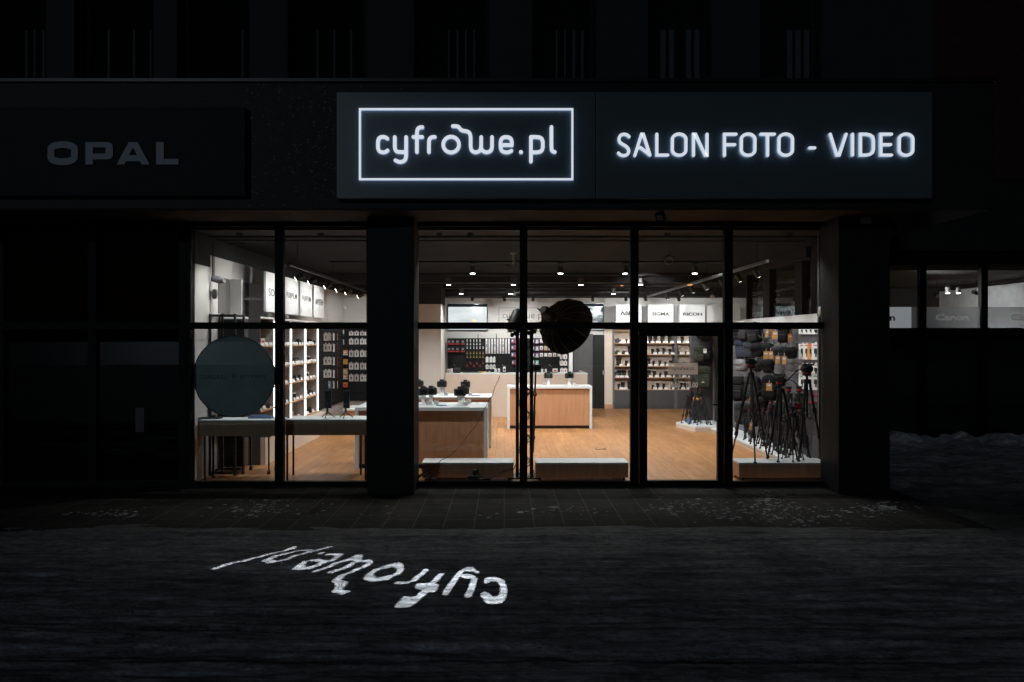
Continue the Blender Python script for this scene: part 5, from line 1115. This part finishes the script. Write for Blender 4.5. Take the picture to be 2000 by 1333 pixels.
def place_bag(kind, cm, px, py, s, lab, rz=-50, X0=4.80, zz=None, tilt=0):
    y = zz or X0 * FP / (px - CX); x = wx(px, y)
    key = (kind, cm); loc = (x, y, wz(py, y))
    if key not in protos:
        T = bag(kind, mats_b[cm], len(protos) * 3 + 1); protos[key] = T; T.location = loc; T['label'] = lab
    else: T = dup(protos[key], loc, None, lab)
    T.rotation_euler = (0, R(tilt), R(rz)); T.scale = (s * .9,) * 3; T['group'] = 'bags hanging on the right slat wall'; return T
BG = [('pack', 'k', 1439, 655, 1.0, 'black backpack in the top row of the slat wall, farthest left'),
 ('pack', 'g', 1453, 650, .8, 'dark grey backpack second in the top row, left of the tall tripod head'),
 ('pack', 'k', 1474, 652, .95, 'big black backpack in the middle of the top row'),
 ('pack', 'k', 1531, 652, .78, 'black backpack at the right end of the top row behind a brown tag'),
 ('pack', 'b', 1449, 683, .95, 'navy blue backpack in the second row beside a grey bag'),
 ('pack', 'g', 1462, 686, .8, 'dark grey small backpack in the second row, right of the navy backpack'),
 ('bag', 'k', 1480, 684, 1.3, 'black shoulder bag in the second row above the tall tripod head'),
 ('bag', 'k', 1500, 682, 1.0, 'black bag in the second row with a kraft tag below it'),
 ('bag', 'g', 1517, 687, .85, 'dark grey pouch bag in the second row, left of a similar pouch'),
 ('bag', 'g', 1531, 687, .85, 'dark grey pouch bag in the second row, right of a similar pouch'),
 ('bag', 'k', 1546, 690, .95, 'black bag at the right end of the second row'),
 ('bag', 'l', 1449, 714, 1.2, 'light grey flap bag in the third row behind the tall tripod'),
 ('bag', 'g', 1477, 716, 1.0, 'dark grey bag in the third row behind the tall tripod head'),
 ('bag', 'k', 1500, 716, 1.2, 'black bag in the third row above the tall dark backpack'),
 ('pack', 'k', 1445, 760, 1.25, 'large black backpack in the fourth row at the far left of the pane'),
 ('pack', 'g', 1470, 758, 1.15, 'large dark grey backpack in the fourth row behind tripod legs'),
 ('pack', 'k', 1506, 758, 1.15, 'tall black backpack with square kraft tag in the fourth row'),
 ('pack', 'g', 1449, 808, 1.1, 'dark grey backpack in the lowest row at far left'),
 ('pack', 'k', 1468, 812, 1.1, 'black backpack in the lowest row behind the narrow kraft tag'),
 ('bag', 'k', 1488, 790, 1.3, 'black bag low on the wall under the tall backpacks')]
for (k_, c_, px, py, s, lab) in BG: place_bag(k_, c_, px, py, s, lab, rz=-45 + rnd.uniform(-12, 12), tilt=rnd.uniform(-6, 6), X0=4.78)
place_bag('bag', 'k', 1369, 652, 1.2, 'black bag at the top of the far end pier seen through the door', rz=0, zz=17.4)
place_bag('pack', 'c', 1366, 692, .95, 'camouflage green backpack at middle height on the far end pier', rz=-15, zz=17.4)
place_bag('pack', 'k', 1381, 692, .9, 'black backpack with white tag right of the camouflage one', rz=-30, zz=17.4)
place_bag('pack', 'c', 1373, 738, 1.35, 'large camouflage green backpack lowest on the far end pier', rz=-10, zz=17.38)
# tags
for i, (px, py, wd, ht, mt, tl, lab) in enumerate(((1498, 652, .05, .13, 'kraft', 6, 'narrow kraft tag left in the top row of bags'), (1506, 648, .05, .12, 'kraft_dark', 0, 'brown tag half hidden between two kraft tags in the top row'), (1513.5, 655, .085, .13, 'kraft', 0, 'square kraft tag in the top row of bags'), (1543, 661, .06, .135, 'kraft_dark', 0, 'dark brown tag in the top row at the right backpack'),
   (1496, 694, .08, .13, 'kraft', 0, 'kraft tag in the second row, leftmost of four'), (1506, 694, .07, .13, 'kraft', -8, 'kraft tag in the second row, second of four'), (1519, 703, .065, .13, 'kraft', 5, 'kraft tag in the second row, third of four'), (1531.5, 704, .06, .13, 'kraft', 0, 'kraft tag in the second row, rightmost of four'), (1502, 756, .095, .13, 'kraft', 0, 'square kraft tag on the tall black backpack'),
   (1466, 778, .04, .16, 'kraft', 22, 'tilted narrow kraft tag on the dark grey backpack'), (1466.5, 833, .05, .14, 'kraft', 4, 'narrow kraft tag lowest in front of the bottom backpack'), (1473, 745, .04, .10, 'kraft_dark', 0, 'small brown tag behind the tall tripod legs'), (1377, 686, .07, .10, 'tag_white', 0, 'white tag on the black backpack of the far pier'), (1373, 747, .06, .02, 'tag_white', 0, 'tiny white label on the lowest camouflage backpack'))):
    y = 4.50 * FP / (px - CX) if px > 1400 else 17.12; m = MB(); m.box(-wd / 2, wd / 2, -.003, .003, -ht / 2, ht / 2); m.tube([(0, 0, ht / 2), (.004, 0, ht / 2 + .05)], .003, 5, 1); m.box(-wd * .32, wd * .32, -.0042, -.0031, ht * .1, ht * .3, 1)
    o = solo(m, 'hang_tag', [mt, 'pale_text' if mt == 'kraft' else 'kraft'], lab, 'tag', (wx(px, y), y, wz(py, y)), 'hang tags on the bags', rz=R(-12)); o.rotation_euler[1] = R(tl)
# white blister cards on the right part of the slat wall
for r, (py, ht, n) in enumerate(((646, .12, 4), (686, .28, 4), (722, .20, 4), (746, .26, 4))):
    for c in range(n):
        px = 1568 + c * 8.6; y = 4.97 * FP / (px - CX)
        mt = [('card_white', 'black', 'card_red'), ('card_white', 'black', 'card_red'), ('card_orange' if r == 1 else 'card_white', 'black', 'card_red'), ('card_white', 'black', 'card_red')][c]
        if r == 3: mt = (mt[0], 'black', 'card_teal')
        place_pack(('card', mt, .17, ht), (wx(px, y), y, wz(py, y) + ht / 2), f'white blister card on the right slat wall, {ORD[r]} row down, {ORD[c]} from left', rz=R(-62), group='blister cards on the right slat wall')
for r, py in enumerate((669, 713, 729)):
    y = 12.9; m = MB(); m.tube([(0, 0, 0), (.0, -1.0, 0)], .006, 6); m.tube([(.06, -.98, 0), (0, -.98, 0)], .006, 6)
    solo(m, 'wall_rail', 'silver', f'thin metal rail across the right slat wall, {ORD[r]} from top', 'rail', (4.93, y, wz(py, 12.4)), 'thin rails on the slat wall')
# ================================================================== CEILING TRACKS AND SPOTS
def spot_light(T, energy, size=70, blend=.6, loc=(0, 0, -.01), rot=None, col=(1, .975, .95), world_parent=True, soft=.04):
    l = bpy.data.lights.new('lamp', 'SPOT'); l.energy = energy; l.spot_size = R(size); l.spot_blend = blend; l.shadow_soft_size = soft; l.color = col
    o = bpy.data.objects.new('lamp', l); COL.objects.link(o); o.parent = T; o.location = loc
    if rot is not None: o.rotation_mode = 'QUATERNION'; o.rotation_quaternion = rot
    return o
def track(p0, p1, lab, mat='black_metal', r=.018):
    T = thing('light_track', lab, 'light track', p0, group='ceiling light tracks'); m = MB(); a, b = Vector(p0), Vector(p1)
    if abs(a.x - b.x) > abs(a.y - b.y): m.box(a.x, b.x, a.y - r, a.y + r, a.z - r, a.z + r)
    else: m.box(a.x - r, a.x + r, a.y, b.y, a.z - r, a.z + r)
    m.build('rail', mat, T)
    m = MB()
    for t in (.05, .35, .65, .95): c = a.lerp(b, t); m.tube([(c.x, c.y, c.z + r), (c.x, c.y, 3.57 if c.y < 17.2 else 3.51)], .004, 5)
    m.build('hanger', 'black_metal', T)
track((-3.3, 14, 3.50), (4.3, 14, 3.50), 'black light track across the ceiling, nearest the window'); track((-3.3, 16.1, 3.44), (4.3, 16.1, 3.44), 'black light track across the ceiling, second from window')
track((-3.3, 18.4, 3.38), (4.3, 18.4, 3.38), 'black light track across the ceiling, third from window'); track((-1.8, 20.4, 3.33), (6.2, 20.4, 3.33), 'black light track close to the rear wall')
track((-3.32, 11.5, 3.20), (-3.32, 19.6, 3.20), 'light track running back along the left wall', r=.02); track((3.9, 11.0, 3.20), (3.9, 20.2, 3.20), 'pale light track running back along the right side', mat='silver', r=.022)
def down_mesh(T, rail=True):
    m = MB(); m.tube([(0, 0, 0), (0, 0, .14)], .055, 20); m.build('body', 'dark_grey', T, world=False)
    m = MB(); m.tube([(0, 0, -.006), (0, 0, -.001)], .046, 20); m.build('lens', 'lamp_face', T, world=False)
    m = MB(); m.box(-.07, .07, -.016, .016, .185, .2); m.tube([(-.04, 0, .14), (-.04, 0, .19)], .007, 6); m.build('adapter', 'black', T, world=False)
DE = 230
first = None
rows = [(14.0, 3.28, (923, 1094.8, 1221, 1357)), (16.1, 3.22, (876.4, 1002.8, 1134.6, 1250.8)), (18.4, 3.165, (901, 997, 1198))]
for r, (y, z, pxs) in enumerate(rows):
    for i, px in enumerate(pxs):
        lab = f'round ceiling spotlight pointing down on the {["nearest", "second", "third"][r]} cross track, {ORD[i]} from left'
        if first is None:
            first = thing('ceiling_spotlight', lab, 'spotlight', (wx(px, y), y, z), group='ceiling spotlights pointing down'); down_mesh(first); spot_light(first, DE, 145, .7, (0, 0, -.012))
        else: dup(first, (wx(px, y), y, z), 0, lab)
# two hidden by the big column, still part of the row
dup(first, (-2.3, 14.0, 3.28), 0, 'round ceiling spotlight on the nearest cross track, behind the big column'); dup(first, (-2.6, 16.1, 3.22), 0, 'round ceiling spotlight on second cross track, behind the big column')
def aimed(loc, target, energy, lab, group, size=80, zt=None):
    T = thing('track_spotlight', lab, 'spotlight', loc, group=group); d = (Vector(target) - Vector(loc)).normalized()
    a = -d * .10; b = d * .04; m = MB(); m.tube([a, b], .045, 18); m.build('body', 'black', T, world=False)
    m = MB(); m.tube([b, b + d * .004], .036, 18); m.build('lens', 'lamp_face', T, world=False)
    m = MB(); m.tube([(0, 0, 0), (0, 0, (zt or 3.2) - loc[2])], .006, 6); m.tube([a * .5 + Vector((0, .05, 0)), Vector((0, .05, .07)), Vector((0, 0, .09))], .006, 6); m.build('bracket', 'black_metal', T, world=False)
    spot_light(T, energy, size, .6, tuple(b + d * .01), d.to_track_quat('-Z', 'Y')); return T
for i, px in enumerate((582, 607, 638, 660, 678, 702)):
    y = 3.32 * FP / (CX - px); aimed((-3.32, y, 3.03), (-4.3, y - .15, 2.45), 30, f'lit track spotlight aimed at the left wall, {ORD[i]} from the window', 'spotlights on the left track', 130)
aimed((-3.32, 10.95, 3.1), (-4.4, 11.7, 2.6), 25, 'track spotlight nearest the glass, lighting the left wall beside the rack', 'spotlights on the left track', 60)
for i, px in enumerate((1480, 1444, 1412, 1379, 1353, 1331, 1303)):
    y = 3.9 * FP / (px - CX); aimed((3.9, y, 3.04), (5.0, y + .5, 1.3), 75, f'black track spotlight aimed at the right slat wall, {ORD[i]} from the window', 'spotlights on the right track', 75)
for i, (px, tx) in enumerate(((922.6, 920), (985, 1010), (1041, 1040), (1157.6, 1150), (1222.7, 1227), (1261, 1290), (1326, 1352))):
    x = wx(px, 20.4); aimed((x, 20.4, 3.14), (wx(tx, 22), 22.05, 1.7 if i < 4 else 2.1), 110 if i < 4 else 60, f'small black track spotlight aimed at the rear wall, {ORD[i]} from left', 'spotlights on the rear track', 95, zt=3.33)
for i, xx in enumerate((-3.9, -2.7, -.95, -.5, 2.4, 3.3, 4.2)):
    T = thing('recessed_spotlight', f'recessed downlight hidden in the header just inside the glass, {ORD[i]} from left', 'spotlight', (xx, 10.92, 3.575), group='recessed downlights behind the window head')
    m = MB(); m.tube([(0, 0, 0), (0, 0, .024)], [.05, .05], 18, caps=False); m.build('ring', 'black', T, world=False)
    spot_light(T, 95, 105, .8, (0, 0, .012), soft=.03)
for i, (xx, yy, tx, ty) in enumerate(((10.6, 18.2, 12.4, 19.6), (10.8, 17.0, 12.4, 17.6), (7.5, 18.0, 8.5, 21.2))):
    aimed((xx, yy, 3.1), (tx, ty, 2.7), [120, 90, 90][i], f'track spotlight inside the right wing, {ORD[i]} one', 'spotlights in the wing', 110, zt=3.5)  # extra spots added to brighten the wing walls
for i, (xx, tx, ty, tz) in enumerate(((-2.9, -3.6, 20.3, 1.7), (-2.75, -4.38, 19.2, 1.7))):
    aimed((xx, 18.4, 3.2), (tx, ty, tz), 95, f'track spotlight behind the big column aimed at the far left packs, {ORD[i]} one', 'spotlights for the far left corner', 100, zt=3.36)  # added out of sight to brighten the packs in this corner
for i, (xx, tx, ty, tz, en) in enumerate(((3.22, 4.3, 21.9, 1.2, 200), (.48, .2, 22, 1.3, 130))):
    aimed((xx, 18.4, 3.2), (tx, ty, tz), en, ['track spotlight behind the door mullion aimed at the rear shelves', 'track spotlight behind the middle mullion aimed at the rear accessory wall'][i], 'spotlights aimed at the rear wall', 100, zt=3.36)  # added fill spots, kept out of sight behind the mullions
aimed((9.93, 17.6, 3.1), (10.2, 15.9, 2.5), 90, 'track spotlight in the wing aimed at the frosted band of the glazing', 'spotlights in the wing', 120, zt=3.5)  # added behind a mullion so the film lettering lights up from inside
aimed((2.46, 14.0, 3.3), (4.4, 21.9, 1.3), 1100, 'track spotlight on the nearest cross track aimed far back at the rear shelves', 'spotlights aimed at the rear wall', 42, zt=3.48)  # added low-angle fill that reaches in between the rear shelves
# wing spots
for i, (px, yy) in enumerate(((1851, 18.5), (1872, 18.3))):
    dup(first, (wx(px, yy), yy, wz(573, yy)), 0, ['round spotlight in the right wing, left one of two', 'round spotlight in the right wing, right one of two'][i])
T = thing('ceiling_mount', 'pale projector mount with dangling cables hanging from the ceiling', 'mount', (wx(1003, 13), 13, 3.57))
m = MB(); x = wx(1003, 13); m.tube([(x, 13, 3.57), (x, 13, 3.36)], .018, 8); m.box(x - .05, x + .05, 12.95, 13.05, 3.53, 3.57); m.build('pole', 'beige_plastic', T)
m = MB(); m.tube([(x + .02, 13, 3.56), (x + .06, 13, 3.4), (x + .03, 13, 3.33), (x + .12, 13, 3.22)], .007, 6); m.blob((x - .09, 13, 3.33), (.05, .02, .02), .8); m.build('cable', 'black', T)
T = thing('cable_coil', 'coil of cable hanging from the ceiling above the entrance door', 'cable coil', (wx(1307, 13), 13, 3.4)); x, z = wx(1307, 13), wz(508, 13)
m = MB()
for k in range(3): m.tube([(x + (.07 + .006 * k) * math.cos(t * .35), 13 + .01 * k, z + (.07 + .005 * k) * math.sin(t * .35)) for t in range(19)], .007, 6)
m.build('coil', 'mid_grey', T); m = MB(); m.tube([(x, 13, z + .08), (x, 13, 3.575)], .004, 6); m.build('hanger', 'black', T)
T = thing('ceiling_conduit', 'thin black conduit along the ceiling just inside the glass', 'conduit', (0, 11.34, 3.52)); m = MB(); m.tube([(-4.35, 11.34, 3.545), (4.6, 11.34, 3.535)], .014, 8); m.build('pipe', 'black', T)
T = thing('wall_conduit', 'vertical conduit and grey loudspeaker high on the left wall', 'speaker', (-4.36, 11.15, 2.9)); m = MB()
m.tube([(-4.37, 11.13, 3.5), (-4.37, 11.13, 2.98)], .010, 8); m.tube([(-4.37, 11.18, 3.5), (-4.37, 11.18, 3.0)], .006, 8); m.build('pipe', 'black', T)
m = MB(); m.tube([(-4.37, 11.15, 2.95), (-4.25, 11.1, 2.92), (-4.18, 11.08, 2.92)], [.05, .055, .035], 14); m.build('loudspeaker', 'mid_grey', T); m = MB(); m.blob((-4.36, 11.18, 2.72), (.04, .05, .075), .8); m.build('siren', 'mid_grey', T)
for px, py, yy, lab in ((672, 602, 20.3, 'small white corner security camera on the far left wall'), (1004, 574, 21.0, 'small white dome sensor under the rear bulkhead'), (1391, 580, 20.3, 'beige siren box on the dark pillar above the rear white panels')):
    m = MB(); m.blob((0, 0, 0), (.06, .05, .05), .7); m.tube([(0, 0, .04), (0, .0, .1)], .01, 6); solo(m, 'security_sensor', 'beige_plastic' if px > 1300 else 'panel_white', lab, 'sensor', (wx(px, yy), yy, wz(py, yy)))
# under the canopy: security camera, floodlight, logo projector
T = thing('security_camera', 'small dark dome camera under the canopy right of the corner column', 'camera', (wx(1746, 10.4), 10.4, 3.69)); m = MB(); m.tube([(0, 0, 0), (0, 0, -.05)], .06, 18); m.build('mount', 'black_metal', T, world=False); m = MB(); m.blob((0, 0, -.07), (.05, .05, .05), 1); m.build('dome', 'black_gloss', T, world=False)
T = thing('floodlight', 'unlit dark floodlight under the canopy above the corner column', 'lamp', (wx(1690, 9.95), 9.95, 3.69)); m = MB(); m.box(-.06, .06, -.06, .03, -.10, -.02, b=.01); m.build('housing', 'beige_plastic', T, world=False); m = MB(); m.tube([(0, 0, 0), (0, 0, -.03)], .015, 8); m.build('bracket', 'black_metal', T, world=False)
# real gobo projector: tiny lamp behind a plate whose cut-outs are the lettering
Lp = Vector((2.05, 9.72, 3.645))
HM = np.array([[-6.28269503, .12079893, 1.83627037], [6.34496529, 38.788436, -.63676294], [.5303179, 4.04610411, 1.]])
def gp(u, v):
    q = HM @ np.array([u / 1000, v / 1000, 1]); return Vector((q[0] / q[2], q[1] / q[2], GZ - .01))
ctr = gp(960, 420); ax = (ctr - Lp).normalized(); PD = .045
def plate(u, v):
    d = gp(u, v) - Lp; return Lp + d * (PD / d.dot(ax))
us = np.arange(230, 1701, 1.5); rowsv = np.arange(270, 611, 2.5); segs = []
for pts, sm, cl in LOGO:
    if sm: pts = chaikin(pts, 2)
    if cl: pts = list(pts) + [pts[0]]
    segs += [(pts[i], pts[i + 1]) for i in range(len(pts) - 1)]
m = MB(); rj = random.Random(2)
for v in rowsv:
    P = np.stack([us, np.full_like(us, v + 1.25)], 1); ins = np.zeros(len(us), bool)
    for a, b in segs:
        a = np.array(a, float); b = np.array(b, float); ab = b - a; t = np.clip(((P - a) @ ab) / max(1e-9, ab @ ab), 0, 1)
        ins |= np.linalg.norm(P - a - t[:, None] * ab, axis=1) < 13
    i = 0
    while i < len(us):
        if not ins[i]:
            j = i
            while j < len(us) and not ins[j]: j += 1
            u0, u1 = us[i], us[min(j, len(us) - 1)]
            m.add([plate(u0, v), plate(u1, v), plate(u1, v + 2.5), plate(u0, v + 2.5)], [(0, 1, 2, 3)]); i = j
        else: i += 1
c4 = [plate(230, 270), plate(1699, 270), plate(1699, 612.5), plate(230, 612.5)]
fr = Matrix.Identity(3); ux = (c4[1] - c4[0]).normalized(); uy = ax.cross(ux).normalized(); cc_ = Lp + ax * PD
q4 = [cc_ + (p - cc_) * 1.0 + ((p - cc_).normalized()) * .045 for p in c4]
for i in range(4): m.add([c4[i], c4[(i + 1) % 4], q4[(i + 1) % 4], q4[i]], [(0, 1, 2, 3)])
T = thing('logo_projector', 'small black projector under the canopy casting the glowing logo onto the snow', 'projector', tuple(Lp))
m.build('mask_plate', 'black', T)
spot_light(T, 4800, math.degrees(2 * max(ax.angle(p - Lp) for p in c4)) + 4, .0, (0, 0, 0), ax.to_track_quat('-Z', 'Y'), (.86, .92, 1), soft=.00006)
m = MB(); mt_ = ax.to_track_quat('-Z', 'Y').to_matrix(); hs = .055
for sx_, sy_ in ((1, 0), (-1, 0), (0, 1), (0, -1)):
    o_ = Vector((sx_, sy_, 0)) * hs; t_ = Vector((sy_, sx_, 0)) * hs
    vs = [Lp + mt_ @ (o_ + t_ + Vector((0, 0, .03))), Lp + mt_ @ (o_ - t_ + Vector((0, 0, .03))), Lp + mt_ @ (o_ - t_ + Vector((0, 0, -PD - .012))), Lp + mt_ @ (o_ + t_ + Vector((0, 0, -PD - .012)))]
    m.add(vs, [(0, 1, 2, 3)])
m.add([Lp + mt_ @ Vector((a * hs, b * hs, .03)) for a, b in ((1, 1), (-1, 1), (-1, -1), (1, -1))], [(0, 1, 2, 3)])
m.build('housing', 'black', T)
# red gabled building behind the wing
T = thing('gabled_building', 'dark red brick gabled building far behind at the upper right', 'building', (18, 26, 0))
x0 = wx(1741, 25); pts = [(x0, -.1), (x0 + 14, -.1), (x0 + 14, 16), (wx(1980, 25), 22), (wx(1816, 25), wz(0, 25)), (x0, wz(62, 25))]
m = MB(); n = len(pts); m.add([(a, 25, b) for a, b in pts] + [(a, 33, b) for a, b in pts], [tuple(range(n)), tuple(range(n, 2 * n))[::-1]] + [(i, (i + 1) % n, n + (i + 1) % n, n + i) for i in range(n)]); m.build('wall', 'dark_brick', T)

# street lamps on the far side of the road: outside the frame, but mirrored faintly in the shop glass
def street_lamp(x, y, h, lab):
    T = thing('street_lamp', lab, 'street lamp', (x, y, -.1), group='street lamps across the road')
    m = MB(); m.tube([(0, 0, 0), (0, 0, 1), (0, 0, h)], [.09, .07, .05], 12); m.tube([(0, 0, h), (0, .4, h + .15), (0, .9, h + .12)], .035, 8); m.build('pole', 'black_metal', T, world=False)
    m = MB(); m.blob((0, 1.05, h + .08), (.14, .28, .07), .6); m.build('lamp_head', 'black_metal', T, world=False)
    m = MB(); m.blob((0, 1.08, h + .0), (.11, .2, .05), .8); m.build('lens', 'sodium', T, world=False)
street_lamp(wx(1337, 38), 21.1 - 38, 4.85, 'orange street lamp across the road, mirrored in the glass above the door')
street_lamp(wx(1592, 40), 21.1 - 40, 5.3, 'orange street lamp across the road, mirrored in the right window')
street_lamp(wx(1210, 60), 21.1 - 60, 6.4, 'farther street lamp across the road, mirrored faintly in the glass')
